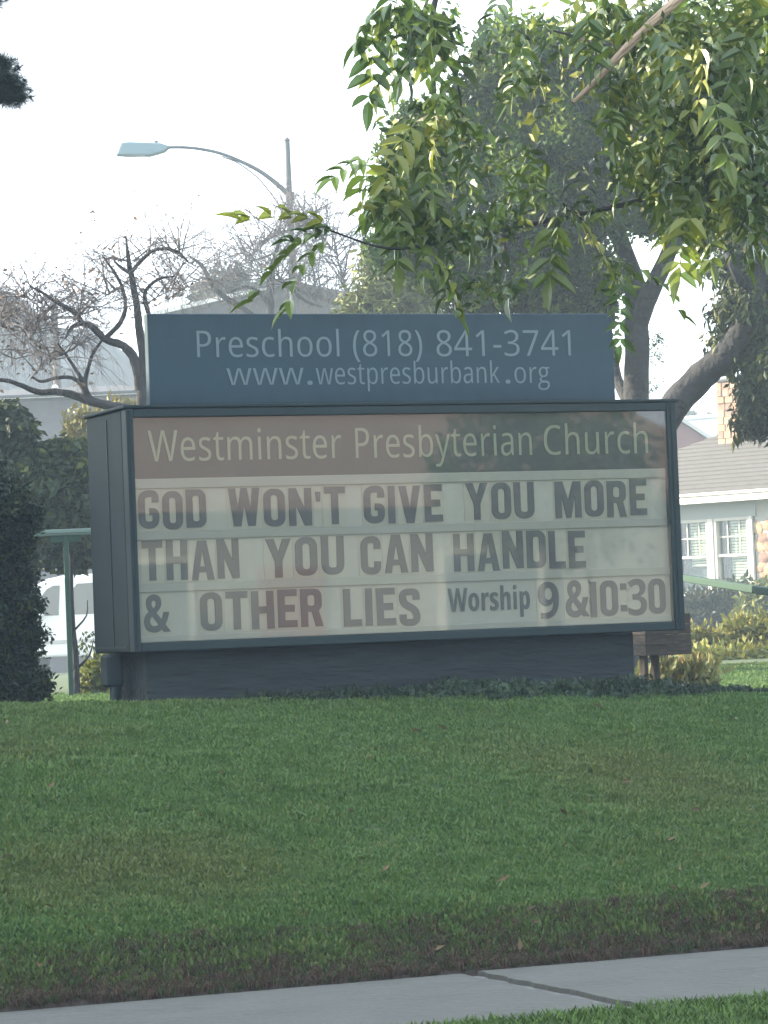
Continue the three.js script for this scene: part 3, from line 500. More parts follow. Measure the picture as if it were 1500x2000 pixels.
{
  const D = 15.6, b = at(30, 1395, D), t = thing('cone_shrub', 'dense dark cone-shaped shrub standing on the lawn at the edge', 'shrub', V(b.x, groundY(b.x, b.z), b.z));
  wpart(t, 'stem', tube([V(b.x, groundY(b.x, b.z) - 0.1, b.z), at(30, 1250, D), at(30, 1060, D)], [0.04, 0.03, 0.012], 7, 8), M.bark);
  const blobs = pxBlobs([[10, 1060, 48], [0, 1030, 60], [15, 1110, 62], [10, 1180, 70], [16, 1250, 68], [18, 1320, 72], [30, 1350, 62], [-60, 1100, 100], [-70, 1200, 120], [-60, 1320, 120], [70, 1335, 42], [52, 1240, 46], [42, 1160, 46], [30, 1000, 50], [0, 960, 56], [-70, 980, 110]], D);
  scatter(t, 'foliage', leafClump(12, 0.032, 0.017, 0.05), M.leafTint, local(t, crownSpots(blobs, 7000, 0.6, 1.25, 0.4, 8)), tinter(0.03, 0.05, 0.028, 0.9, 0.8));
}
{
  const D = 76, b = at(118, 900, D), t = thing('utility_pole', 'brown wooden utility pole rising behind the hedge', 'utility pole', V(b.x, -0.3, b.z));
  const top = at(116, 596, D).y;
  part(t, 'pole', tube([V(0, 0, 0), V(0, top * 0.5, 0), V(-0.02, top + 0.3, 0)], [0.11, 0.098, 0.085], 10, 8, 0.08), M.wood);
  part(t, 'crossarm', box(-0.55, 0.55, top - 0.02, top + 0.05, 0.05, 0.12, 0.008), M.wood);
  for (const x of [-0.45, 0.45]) part(t, 'insulator', new THREE.CylinderGeometry(0.018, 0.026, 0.07, 8).translate(x, top + 0.085, 0.085), std(0.5, 0.5, 0.5, 0.3));
  const lp = at(112, 758, D).y + 0.3;
  part(t, 'lamp_globe', new THREE.SphereGeometry(0.08, 12, 10).translate(-0.1, lp, 0.13), M.white);
}
{
  const D = 20.3, b = at(139, 1315, D), t = thing('green_post', 'thin green metal post with a long flat crossbar in front of the white van', 'metal post', V(b.x, -0.1, b.z), -0.35);
  const y = at(139, 1041, D).y + 0.1;
  part(t, 'post', box(-0.019, 0.012, -0.1, y - 0.012, -0.02, 0.02, 0.004), M.green);
  part(t, 'crossbar', [box(-0.21, 0.60, y, y + 0.026, -0.035, 0.035, 0.004), box(-0.20, 0.60, y - 0.011, y - 0.0005, -0.026, 0.026)], std(0.13, 0.19, 0.17, 0.6));
  part(t, 'bracket', [box(-0.10, 0.09, y - 0.055, y - 0.0115, -0.008, 0.008)], M.green);
  const s = thing('young_trunk', 'slim dark tree stem right behind the green metal post', 'tree', V(at(147, 1315, 20.8).x, -0.1, at(147, 1315, 20.8).z));
  const sp = s.position;
  part(s, 'trunk', tube([V(0, -0.05, 0), V(0.005, 0.3, 0), V(-0.01, 0.62, 0), V(0.0, 1.0, 0)], [0.028, 0.024, 0.02, 0.014], 8, 12, 0.15), M.bark);
  part(s, 'branch', tube([V(0, 0.25, 0), V(0.09, 0.34, 0.02), V(0.13, 0.44, 0)], [0.01, 0.007, 0.003], 6, 6), M.bark); part(s, 'branch', [tube([V(-0.005, 0.5, 0), V(0.08, 0.6, 0.03), V(0.1, 0.7, 0)], [0.008, 0.005, 0.003], 6, 6)], M.bark);
  scatter(s, 'leaves', leafClump(6, 0.05, 0.026, 0.05), M.leafTint, [...Array(12)].map(() => [V(rr(0.04, 0.15), rr(0.3, 0.5), rr(-0.05, 0.05)), [0, rr(0, 6), 0], rr(0.6, 1.1)]), tinter(0.09, 0.11, 0.04, 0.5));
  void sp;
}
{
  const b = at(200, 1312, 60), t = thing('white_van', 'sunlit white van parked between the dark shrub and the sign', 'van', V(b.x, -0.3, b.z), -0.42);
  // side profile, nose to the left; wheels at x -1.35 and 1.45
  const prof = [[-2.3, 0.42], [-2.33, 0.75], [-2.25, 0.98], [-1.62, 1.1], [-1.1, 1.62], [-0.85, 1.76], [-0.5, 1.82], [1.9, 1.84], [2.15, 1.74], [2.34, 1.1], [2.36, 0.42]];
  const body = part(t, 'body', extrude(prof, 1.66, 0.05).translate(0, 0, -0.83), M.van);
  for (const s of [1, -1]) {
    const z = s * 0.884, pane = (pts) => extrude(pts, 0.006, 0.002).translate(0, 0, z - (s > 0 ? -0.001 : 0.007));
    part(t, 'window', pane([[-1.25, 1.14], [-0.86, 1.62], [-0.74, 1.68], [-0.62, 1.68], [-0.66, 1.14]]), M.darkGlass);
    part(t, 'window', pane([[-0.46, 1.14], [-0.42, 1.56], [-0.3, 1.7], [0.52, 1.72], [0.52, 1.14]]), M.darkGlass);
    part(t, 'window', pane([[0.64, 1.14], [0.64, 1.72], [1.85, 1.72], [2.05, 1.14]]), M.darkGlass);
    const dr = part(t, 'door', [box(-0.54, 0.56, 0.46, 1.1, Math.min(z, z + s * 0.012), Math.max(z, z + s * 0.012), 0.004)], M.van);
    part(dr, 'handle', box(0.34, 0.5, 0.98, 1.01, Math.min(z + s * 0.012, z + s * 0.035), Math.max(z + s * 0.012, z + s * 0.035), 0.008), M.chrome);
    part(t, 'side_moulding', box(-0.98, 1.05, 0.62, 0.68, Math.min(z + s * 0.012, z + s * 0.022), Math.max(z + s * 0.012, z + s * 0.022), 0.004), std(0.4, 0.38, 0.36, 0.5));
    for (const x of [-1.42, 1.45]) { const w = part(t, 'wheel', new THREE.CylinderGeometry(0.33, 0.33, 0.22, 28).rotateX(Math.PI / 2).translate(x, 0.33, s * 0.79), M.rubber); part(w, 'rim', new THREE.CylinderGeometry(0.2, 0.2, 0.012, 20).rotateX(Math.PI / 2).translate(x, 0.33, s * 0.908), M.chrome); }
    part(t, 'headlight', box(-2.37, -2.2, 0.8, 0.95, s * 0.62 - 0.16, s * 0.62 + 0.16, 0.03), std(0.6, 0.6, 0.58, 0.15));
    part(t, 'mirror', [box(-1.05, -0.92, 1.12, 1.25, s * 0.98 - 0.09, s * 0.98 + 0.09, 0.03)], M.van);
  }
  part(t, 'windscreen', extrude([[-1.585, 1.13], [-1.12, 1.60], [-1.10, 1.57], [-1.56, 1.11]], 1.5).translate(-0.03, 0.035, -0.75), M.darkGlass);
  part(t, 'bumper', [box(-2.44, -2.3, 0.36, 0.56, -0.86, 0.86, 0.04), box(2.3, 2.44, 0.36, 0.56, -0.86, 0.86, 0.04)], std(0.5, 0.49, 0.46, 0.5));
  void body;
}
{ // sunlit low plants below the van and in the gap
  const mk = (name, label, D, list, n, col, len, cat = 'plant', group) => {
    const b = at(list[0][0], list[0][1], D), t = thing(name, label, cat, V(b.x, groundY(b.x, b.z), b.z), 0, group);
    const st = []; for (let i = 0; i < 7; i++) { const a = rr(0, 6.28), r = list[0][2] * D / FOC; st.push(tube([V(Math.cos(a) * r * 0.2, -0.05, Math.sin(a) * r * 0.2), V(Math.cos(a) * r * 0.6, r * 0.9, Math.sin(a) * r * 0.6)], [0.007, 0.003], 5, 3)); }
    part(t, 'stems', st, M.barkGrey).userData.kind = 'stuff';
    scatter(t, 'foliage', leafClump(9, len, len * 0.5, len * 1.1, -0.2), M.leafLit, local(t, crownSpots(pxBlobs(list, D), n, 0.7, 1.25, 0.2)), tinter(...col, 0.6, 0.3)); return t;
  };
  mk('leafy_plant', 'sunlit yellow-green plant on the grass left of the sign post', 21, [[195, 1318, 26], [180, 1330, 22], [215, 1300, 24], [165, 1332, 14]], 240, [0.22, 0.26, 0.04], 0.055);
  mk('leafy_plant', 'small bright yellow plant seen in the gap beside the support post', 22, [[277, 1300, 14], [280, 1288, 12], [262, 1312, 12], [240, 1318, 16]], 130, [0.32, 0.26, 0.06], 0.05);
  mk('leafy_plant', 'dry brownish plant hanging over the grass beside the yellow-green plant', 24, [[228, 1296, 14], [240, 1312, 12]], 60, [0.14, 0.1, 0.05], 0.05);
  // garden on the right
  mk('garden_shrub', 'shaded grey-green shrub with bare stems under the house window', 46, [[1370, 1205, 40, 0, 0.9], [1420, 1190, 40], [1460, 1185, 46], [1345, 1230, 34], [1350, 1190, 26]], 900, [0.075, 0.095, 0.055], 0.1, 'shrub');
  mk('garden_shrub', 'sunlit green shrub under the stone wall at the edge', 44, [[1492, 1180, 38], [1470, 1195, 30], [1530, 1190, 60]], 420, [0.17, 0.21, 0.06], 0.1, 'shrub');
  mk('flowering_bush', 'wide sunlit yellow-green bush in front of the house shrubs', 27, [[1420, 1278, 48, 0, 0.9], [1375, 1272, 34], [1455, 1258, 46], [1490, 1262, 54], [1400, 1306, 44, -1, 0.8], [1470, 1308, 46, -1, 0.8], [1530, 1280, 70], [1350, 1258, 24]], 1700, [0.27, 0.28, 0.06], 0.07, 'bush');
  mk('strap_plant', 'spiky sunlit plant on the bed right of the wooden box', 17.5, [[1300, 1335, 18], [1335, 1338, 20], [1365, 1335, 22], [1270, 1330, 14]], 150, [0.24, 0.24, 0.09], 0.06);
  mk('orange_plant', 'small plant with orange dry leaves beside the wooden box', 18.5, [[1338, 1300, 10], [1330, 1312, 9], [1345, 1320, 9]], 44, [0.30, 0.20, 0.06], 0.05);
  mk('leafy_plant', 'dark leafy plant on the lawn edge right of the sign base', 15.6, [[1300, 1358, 12, 0, 0.8], [1350, 1360, 12, 0, 0.7], [1400, 1362, 12, 0, 0.7], [1255, 1350, 16, 0, 0.8], [1440, 1362, 12, 0.4, 0.7]], 420, [0.045, 0.07, 0.034], 0.035);
}
{ // low growth along the foot of the sign
  const list = [];
  for (let i = 0; i < 2100; i++) { const x = rr(-0.75, 2.25), z = rr(-0.06, 0.30), hgt = lerp(0.12, 0.03, ss(1.0, 1.6, x)) * (0.35 + 0.9 * fbm(x * 2.1 + 3, 4, 3)) * (0.5 + 0.5 * ss(-0.8, 0.3, x)) * ss(0.36, 0.05, z); list.push([V(x, groundY(x, z) + rr(-0.01, hgt), z), [rr(-0.5, 0.5), rr(0, 6.28), rr(-0.5, 0.5)], rr(0.7, 1.2)]); }
  tag(scatter(scene, 'ground_cover', leafClump(8, 0.042, 0.02, 0.035, -0.5), M.leafTint, list, tinter(0.034, 0.058, 0.03, 0.6)), 'low dark leafy growth along the foot of the sign', 'ground cover', null, 'stuff');
}
{ // rail on the right
  const a = at(1328, 1128, 17), b = at(1560, 1165, 15.2), t = thing('green_rail', 'slanting green metal rail in front of the house window', 'rail', a.clone());
  const d = b.clone().sub(a), L = d.length(), q = new THREE.Quaternion().setFromUnitVectors(V(1, 0, 0), d.clone().normalize());
  const bar = part(t, 'bar', [box(-0.4, L, -0.019, 0.019, -0.02, 0.02, 0.006)], M.green); bar.quaternion.copy(q);
  part(t, 'post', box(L * 0.97, L * 0.97 + 0.05, -a.y - 0.3, -0.2, -0.26, -0.2, 0.004), M.green);
}

// ------------------------------------------------------------------ street lamp
{
  const D = 55, b = at(590, 1000, D), t = thing('street_lamp', 'tall grey street lamp with a curved arm reaching left over the trees', 'street lamp', V(b.x, -0.4, b.z), -YAW);
  const W = (x, y) => { const p = at(x, y, D).sub(t.position).applyAxisAngle(V(0, 1, 0), YAW); p.z = 0; return p; };
  const tp = W(560, 270);
  part(t, 'pole', tube([V(tp.x + 0.01, 0, 0), V(tp.x + 0.005, tp.y * 0.5, 0), V(tp.x, tp.y, 0)], [0.1, 0.075, 0.045], 14, 10), M.lampMetal);
  part(t, 'pole_cap', [new THREE.CylinderGeometry(0.012, 0.07, 0.05, 12).translate(tp.x, tp.y + 0.025, 0), new THREE.CylinderGeometry(0.006, 0.01, 0.12, 6).translate(tp.x, tp.y + 0.1, 0)], M.lampMetal);
  const ap = [[564, 378], [535, 352], [505, 330], [470, 312], [430, 296], [395, 288], [360, 284], [322, 284]].map(([x, y]) => W(x, y));
  part(t, 'arm', tube(ap, [0.045, 0.03, 0.026], 10, 36), M.lampMetal);
  part(t, 'arm_clamp', new THREE.CylinderGeometry(0.075, 0.075, 0.14, 12).translate(tp.x + 0.01, W(564, 380).y, 0), M.lampMetal);
  part(t, 'brace', tube([[560, 440], [553, 418], [540, 392], [520, 364], [498, 340], [462, 314], [432, 302]].map(([x, y]) => W(x, y)), [0.012], 6, 24), M.lampMetal);
  const hp = [W(326, 284), W(312, 280), W(290, 279), W(250, 278), W(238, 279), W(236, 283), W(230, 298), W(290, 298), W(305, 294), W(318, 290)];
  const head = part(t, 'lamp_head', extrude(hp.map((p) => [p.x, p.y]), 0.2, 0.03).translate(0, 0, -0.1), std(0.13, 0.2, 0.225, 0.7));
  const ph = W(303, 276);
  part(head, 'photocell', new THREE.CylinderGeometry(0.035, 0.035, 0.09, 10).translate(ph.x, ph.y, 0), M.lampMetal);
  const l0 = W(240, 299), l1 = W(288, 299);
  part(head, 'lens', box(l0.x, l1.x, l0.y - 0.035, l0.y - 0.031, -0.085, 0.085), std(0.5, 0.55, 0.55, 0.2));
}

// ------------------------------------------------------------------ buildings
function roofSlab(pts, th) { // quad or triangle of local points, thickened downward
  const up = pts.map((p) => V(...p)), lo = up.map((p) => p.clone().add(V(0, -th, 0))), l = [], f = (a, b, c) => l.push(a.x, a.y, a.z, b.x, b.y, b.z, c.x, c.y, c.z), n = up.length;
  for (let i = 1; i < n - 1; i++) { f(up[0], up[i], up[i + 1]); f(lo[0], lo[i + 1], lo[i]); }
  for (let i = 0; i < n; i++) { const j = (i + 1) % n; f(up[i], lo[i], lo[j]); f(up[i], lo[j], up[j]); }
  return tris(l);
}
{
  const o = at(1400, 1258, 55), TURN = Math.atan2(-0.90, 0.435), t = thing('stone_house', 'sunlit low house with grey shingle roof, white windows and stone chimney', 'house', V(o.x, -0.35, o.z), TURN);
  t.updateMatrixWorld(true);
  const L = (x, y, d) => t.worldToLocal(at(x, y, d));
  const dy = 0.35, yE = 2.27 + dy, oh = 0.48, k = 0.40;
  const wallM = std(0.36, 0.35, 0.32, 0.85), sillY = 0.72 + dy, headY = 2.0 + dy;
  part(t, 'wall', [box(-3.2, -0.90, 0, yE, -0.2, 0), box(0.90, 7, 0, yE, -0.2, -0.002), box(-0.8995, 0.8995, 0, sillY, -0.2, -0.001), box(-0.8995, 0.8995, headY, yE, -0.2, -0.001), box(-3.2, 7, 0, yE, -8, -7.8), box(-3.2, -3.0, 0, yE, -7.799, -0.201), box(6.8, 7, 0, yE, -7.799, -0.201)], wallM);
  part(t, 'wainscot', box(-3.2, 0.86, 0, sillY - 0.12, 0.001, 0.05), rough(speck(128, [0.34, 0.25, 0.22], 0.7, 10), 0.9, 0.01));
  const win = (x0, x1, nbX) => {
    const w = part(t, 'window', [box(x0, x0 + 0.06, sillY, headY, -0.1, 0.03, 0.006), box(x1 - 0.06, x1, sillY, headY, -0.1, 0.03, 0.006), box(x0 + 0.0605, x1 - 0.0605, headY - 0.05, headY, -0.1, 0.028, 0.006), box(x0 + 0.0605, x1 - 0.0605, sillY, sillY + 0.05, -0.1, 0.028, 0.006)], M.trim);
    const mid = (sillY + headY) / 2;
    part(w, 'meeting_rail', box(x0 + 0.061, x1 - 0.061, mid - 0.022, mid + 0.022, -0.07, 0.01, 0.004), M.trim);
    for (let i = 1; i < nbX; i++) part(w, 'glazing_bar', box(lerp(x0, x1, i / nbX) - 0.009, lerp(x0, x1, i / nbX) + 0.009, mid + 0.0225, headY - 0.051, -0.05, -0.034), M.trim);
    part(w, 'glazing_bar', box(x0 + 0.061, x1 - 0.061, lerp(mid, headY, 0.5) - 0.009, lerp(mid, headY, 0.5) + 0.009, -0.0335, -0.024), M.trim);
    part(w, 'pane', box(x0 + 0.061, x1 - 0.061, sillY + 0.051, headY - 0.051, -0.062, -0.058), M.houseGlass);
    const bl = std(0.34, 0.36, 0.27, 0.7);
    for (let i = 0; i < 24; i++) { const y = headY - 0.08 - i * 0.05; if (y < sillY + 0.06 || (x0 < -0.3 && i > 14)) continue; part(w, 'blind_slat', box(x0 + 0.26, x1 - 0.07, y - 0.018, y + 0.018, -0.135 + (i % 2) * 0.002, -0.13 + (i % 2) * 0.002), bl); }
    part(w, 'curtain', box(x0 + 0.07, x1 - 0.07, sillY, headY, -0.195, -0.19), std(0.045, 0.06, 0.058, 0.9));
  };
  win(-0.80, -0.05, 3); win(0.05, 0.80, 3);
  part(t, 'mullion', box(-0.0495, 0.0495, sillY, headY, -0.1, 0.05, 0.006), M.white);
  part(t, 'corner_board', box(0.801, 0.88, sillY - 0.1, headY, 0.001, 0.06, 0.006), M.white);
  part(t, 'corner_board', box(-0.9, -0.801, sillY - 0.1, headY, 0.001, 0.06, 0.006), M.white);
  part(t, 'sill_board', box(-0.95, 0.93, sillY - 0.11, sillY - 0.001, 0.001, 0.09, 0.01), M.white);
  part(t, 'head_board', box(-3.2, 0.94, headY + 0.002, yE - 0.05, 0.001, 0.03), std(0.30, 0.32, 0.31, 0.7));
  // stone facing right of the window: single stones
  const stoneM = [[0.30, 0.17, 0.11], [0.38, 0.27, 0.17], [0.22, 0.13, 0.1], [0.34, 0.2, 0.13], [0.27, 0.22, 0.17]].map((c) => rough(speck(64, c, 0.4, 6), 0.9, 0.004));
  const stoneG = [0, 1, 2, 3].map((q) => { const g = new THREE.IcosahedronGeometry(1, 1), p = g.attributes.position; for (let i = 0; i < p.count; i++) { const v = V(p.getX(i), p.getY(i), p.getZ(i)), n = 0.7 + 0.6 * vnoise(v.x * 1.6 + q * 9, v.y * 1.6); p.setXYZ(i, v.x * n, v.y * n, v.z); } g.computeVertexNormals(); return g; });
  for (let j = 0; j < 13; j++) for (let i = 0; i < 9; i++) { const s = part(t, 'stone', stoneG[Math.floor(rnd() * 4)], stoneM[Math.floor(rnd() * 5)]); s.position.set(0.96 + (i + (j % 2) * 0.5) * 0.19 + rr(-0.03, 0.03), 0.12 + j * 0.17 + rr(-0.03, 0.03), 0.0); s.scale.set(rr(0.105, 0.135), rr(0.09, 0.115), rr(0.018, 0.03)); s.rotation.z = rr(-0.6, 0.6); }
  // roof: sloping plane with a hip on the left
  const roofM = rough(tex(256, (u, v) => { const q = 0.8 + 0.5 * (hash(Math.floor(u * 24), Math.floor(v * 16)) - 0.5) + 0.3 * (fbm(u * 30, v * 30, 2, 30) - 0.5); return [0.135 * q, 0.118 * q, 0.10 * q]; }), 0.95, 0.004);
  const ya = (inset) => yE + 0.16 + inset * k;
  const rl = [], rows = 24, hipL = (s) => -3.67 + s * 0.745;
  const roofPts = [];
  for (let i = 0; i < rows; i++) { const s0 = i / rows * 4.9, s1 = (i + 1) / rows * 4.9; const z0 = oh - s0, z1 = oh - s1 - 0.012, lift = 0.018; roofPts.push(roofSlab([[hipL(s0), ya(s0) + lift, z0], [7.4, ya(s0) + lift, z0], [7.4, ya(s1), z1], [hipL(s1), ya(s1), z1]], 0.022)); }
  const roof = part(t, 'roof', [...roofPts, roofSlab([[hipL(0), ya(0) - 0.03, oh - 0.01], [7.4, ya(0) - 0.03, oh - 0.01], [7.4, ya(4.9) - 0.03, oh - 4.9], [hipL(4.9), ya(4.9) - 0.03, oh - 4.9]], 0.06), roofSlab([[hipL(4.9), ya(4.9) - 0.03, oh - 4.91], [7.4, ya(4.9) - 0.03, oh - 4.91], [7.4, yE + 0.1, -8.6], [hipL(0), yE + 0.1, -8.6]], 0.06), roofSlab([[hipL(0) - 0.001, ya(0) - 0.031, oh - 0.01], [hipL(4.9) - 0.001, ya(4.9) - 0.031, oh - 4.9], [hipL(0) - 0.001, yE + 0.099, -8.6]], 0.06)], roofM);
  part(t, 'fascia', [box(-3.67, 7.4, yE - 0.015, yE + 0.105, oh - 0.03, oh + 0.012, 0.004)], M.white);
  part(t, 'gutter', [box(-3.67, 7.4, yE + 0.106, yE + 0.158, oh - 0.02, oh + 0.05, 0.012)], std(0.66, 0.62, 0.53, 0.5));
  part(t, 'soffit', box(-3.67, 7.4, yE + 0.002, yE + 0.02, -0.19, oh - 0.0305), M.trim);
  // chimney of single stones
  const cb = L(1420, 868, 57.2), ch = part(roof, 'chimney', box(cb.x - 0.19, cb.x + 0.26, cb.y - 0.8, cb.y + 1.12, cb.z - 0.5, cb.z - 0.04), rough(speck(64, [0.30, 0.25, 0.21], 0.5, 6), 0.95, 0.01));
  void ch; void rl;
  const st = [[0.33, 0.20, 0.12], [0.40, 0.27, 0.17], [0.25, 0.16, 0.11], [0.36, 0.23, 0.14]].map((c) => rough(speck(64, c, 0.35, 6), 0.9, 0.003));
  for (let j = 0; j < 13; j++) { let x = -0.2; while (x < 0.25) { const w = rr(0.12, 0.2), x1 = Math.min(0.27, x + w); part(t, 'chimney_stone', new RoundedBoxGeometry(x1 - x - 0.012, 0.128 + rr(-0.01, 0.012), 0.06, 1, 0.02), st[Math.floor(rnd() * 4)]).position.set(cb.x + (x + x1) / 2, cb.y - 0.45 + j * 0.124, cb.z - 0.03 + rr(-0.012, 0.02)); x = x1; }
    for (const zz of [-0.38, -0.17]) part(t, 'chimney_stone', new RoundedBoxGeometry(0.06, 0.12, rr(0.17, 0.2), 1, 0.02), st[Math.floor(rnd() * 4)]).position.set(cb.x - 0.2 + rr(-0.01, 0.01), cb.y - 0.45 + j * 0.124, cb.z + zz - 0.02); }
  part(t, 'chimney_cap', box(cb.x - 0.23, cb.x + 0.3, cb.y + 1.121, cb.y + 1.17, cb.z - 0.54, cb.z + 0.02, 0.01), M.concrete);
}
{ // red-brown gable and grey roof behind
  const D = 72, o = at(1335, 1150, D), t = thing('red_house', 'small red-brown gable with pale edge and grey roof seen left of the chimney', 'house', V(o.x, -0.4, o.z), -YAW);
  t.updateMatrixWorld(true); const L = (x, y, d = D) => { const p = t.worldToLocal(at(x, y, d)); return p; };
  const apex = L(1331, 822), right = L(1392, 862), g0 = [right.x - apex.x, right.y - apex.y];
  const red = std(0.21, 0.10, 0.09, 0.9), greyR = std(0.27, 0.28, 0.29, 0.85);
  part(t, 'wall', extrude([[apex.x - g0[0] * 1.6, 0], [apex.x - g0[0] * 1.6, apex.y + g0[1] * 1.6], [apex.x, apex.y - 0.02], [apex.x + g0[0] * 1.6, apex.y + g0[1] * 1.6], [apex.x + g0[0] * 1.6, 0]], 0.2).translate(0, 0, -0.2), red);
  const rim = (s) => extrude([[apex.x, apex.y], [apex.x + s * g0[0] * 1.8, apex.y + g0[1] * 1.8], [apex.x + s * g0[0] * 1.8, apex.y + g0[1] * 1.8 + 0.09], [apex.x, apex.y + 0.09]], 0.12).translate(0, 0, -0.02);
  part(t, 'barge_board', rim(1), M.trim); part(t, 'barge_board', rim(-1), M.trim);
  part(t, 'roof', [roofSlab([[apex.x, apex.y + 0.085, -0.03], [apex.x + g0[0] * 1.8, apex.y + g0[1] * 1.8 + 0.085, -0.03], [apex.x + g0[0] * 1.8, apex.y + g0[1] * 1.8 + 0.085, -9], [apex.x, apex.y + 0.085, -9]], 0.08), roofSlab([[apex.x, apex.y + 0.085, -0.03], [apex.x - g0[0] * 1.8, apex.y + g0[1] * 1.8 + 0.085, -0.03], [apex.x - g0[0] * 1.8, apex.y + g0[1] * 1.8 + 0.085, -9], [apex.x, apex.y + 0.085, -9]], 0.08)], greyR);
}
{
  const D = 88, o = at(1390, 1150, D), t = thing('grey_house', 'pale grey roofed house farthest back beside the chimney', 'house', V(o.x, -0.4, o.z), -YAW);
  t.updateMatrixWorld(true); const L = (x, y, d) => t.worldToLocal(at(x, y, d));
  const a = L(1300, 824, D + 3), b = L(1440, 812, D + 3), c = L(1470, 880, D), d = L(1300, 884, D);
  part(t, 'wall', box(d.x, c.x, 0, d.y - 0.1, d.z - 5, d.z - 0.4), std(0.45, 0.44, 0.42, 0.9));
  part(t, 'roof', [roofSlab([[d.x, d.y, d.z], [c.x, c.y, c.z], [b.x, b.y, b.z], [a.x, a.y, a.z]], 0.12), roofSlab([[a.x, a.y - 0.001, a.z - 0.01], [b.x, b.y - 0.001, b.z - 0.01], [c.x, c.y, c.z - 7], [d.x, d.y, d.z - 7]], 0.12)], rough(speck(128, [0.30, 0.31, 0.32], 0.3, 10), 0.9, 0.01));
  part(t, 'ridge_cap', tube([V(a.x, a.y + 0.03, a.z), V(b.x, b.y + 0.03, b.z)], [0.08], 8), std(0.6, 0.6, 0.57, 0.8));
  for (const [x, lab] of [[1343, 'small rounded tree top behind the far grey roof, next to the trunk'], [1376, 'small rounded tree top behind the far grey roof, nearer the chimney']]) {
    const Dt = 120, e = at(x, 1000, Dt), tr = thing('distant_tree', lab, 'tree', V(e.x, -0.5, e.z));
    wpart(tr, 'trunk', tube([V(e.x, -0.5, e.z), at(x, 830, Dt)], [0.2, 0.1], 7, 3), M.bark);
    scatter(tr, 'crown', leafClump(10, 0.22, 0.12, 0.22), M.leafTint, local(tr, crownSpots(pxBlobs([[x, 822, 14], [x + 9, 820, 12], [x - 8, 828, 12], [x, 845, 16]], Dt), 150, 0.8, 1.2, 0.3)), tinter(0.06, 0.075, 0.045, 0.4));
  }
}
{ // far roof with white rake, centre left
  const D = 66, o = at(480, 1000, D), t = thing('white_edged_house', 'dim brown house with a long white roof edge behind the bare trees', 'house', V(o.x, -0.4, o.z), -YAW);
  t.updateMatrixWorld(true); const L = (x, y, d = D) => t.worldToLocal(at(x, y, d));
  const a = L(345, 606), b = L(566, 557), c = L(700, 560), wall = std(0.035, 0.03, 0.026, 0.9);
  part(t, 'wall', extrude([[a.x + 0.3, 0], [a.x + 0.3, a.y - 0.03], [b.x, b.y - 0.1], [b.x + 3.2, b.y - 0.9], [b.x + 3.2, 0]], 0.2).translate(0, 0, -0.2), wall);
  part(t, 'barge_board', extrude([[a.x - 0.5, a.y - 0.12], [b.x, b.y], [b.x, b.y + 0.085], [a.x - 0.5, a.y - 0.035]], 0.1).translate(0, 0, 0.3), M.white);
  part(t, 'roof', [roofSlab([[a.x - 0.5, a.y - 0.04, 0.38], [b.x, b.y + 0.08, 0.38], [b.x, b.y + 0.08, -7], [a.x - 0.5, a.y - 0.04, -7]], 0.07), roofSlab([[b.x + 0.001, b.y + 0.08, 0.38], [b.x + 4, b.y - 0.9, 0.38], [b.x + 4, b.y - 0.9, -7], [b.x + 0.001, b.y + 0.08, -7]], 0.07)], std(0.09, 0.088, 0.085, 0.9));
  part(t, 'window', [box(a.x + 2.2, a.x + 3.1, a.y - 1.5, a.y - 0.6, 0.001, 0.03)], M.darkGlass); void c;
}
{ // low house behind the hedge, far left
  const D = 64, o = at(150, 1000, D), t = thing('low_house', 'low grey house with a thin white eave behind the utility pole', 'house', V(o.x, -0.4, o.z), -YAW);
  t.updateMatrixWorld(true); const L = (x, y, d = D) => t.worldToLocal(at(x, y, d));
  const a = L(-140, 775), b = L(330, 769), y = (a.y + b.y) / 2, peak = L(120, 690, D + 3);
  part(t, 'wall', box(a.x + 0.4, b.x - 0.4, 0, y - 0.06, -6, -0.5), rough(speck(128, [0.085, 0.08, 0.09], 0.2, 6), 0.9));
  part(t, 'eave_board', box(a.x, b.x, y - 0.035, y + 0.035, -0.04, 0.02, 0.004), M.white);
  part(t, 'roof', [roofSlab([[a.x, y + 0.036, 0.03], [b.x, y + 0.036, 0.03], [b.x - 1.2, y + 0.4, -3.2], [a.x + 1.2, y + 0.4, -3.2]], 0.06), roofSlab([[a.x + 1.2, y + 0.399, -3.21], [b.x - 1.2, y + 0.399, -3.21], [b.x, y, -6.4], [a.x, y, -6.4]], 0.06)], rough(speck(128, [0.04, 0.043, 0.05], 0.3, 10), 0.9));
  part(t, 'window', box(a.x + 4.0, a.x + 4.9, 1.3, 2.3, -0.499, -0.46), M.darkGlass); void peak;
}
{ // hilltop building
  const D = 117, o = at(154, 655, D), t = thing('hilltop_building', 'long flat-roofed building on the crest of the hill', 'building', V(o.x, o.y - 0.9, o.z), -YAW);
  part(t, 'wall', box(-0.6, 0.6, -1.5, 0.78, -1, 1), std(0.16, 0.16, 0.17, 0.9)); part(t, 'roof', box(-0.7, 0.7, 0.781, 0.9, -1.15, 1.15), std(0.22, 0.22, 0.23, 0.9)); part(t, 'mast', tube([V(0.3, 0.9, 0), V(0.3, 1.35, 0)], [0.04], 6), M.lampMetal);
}
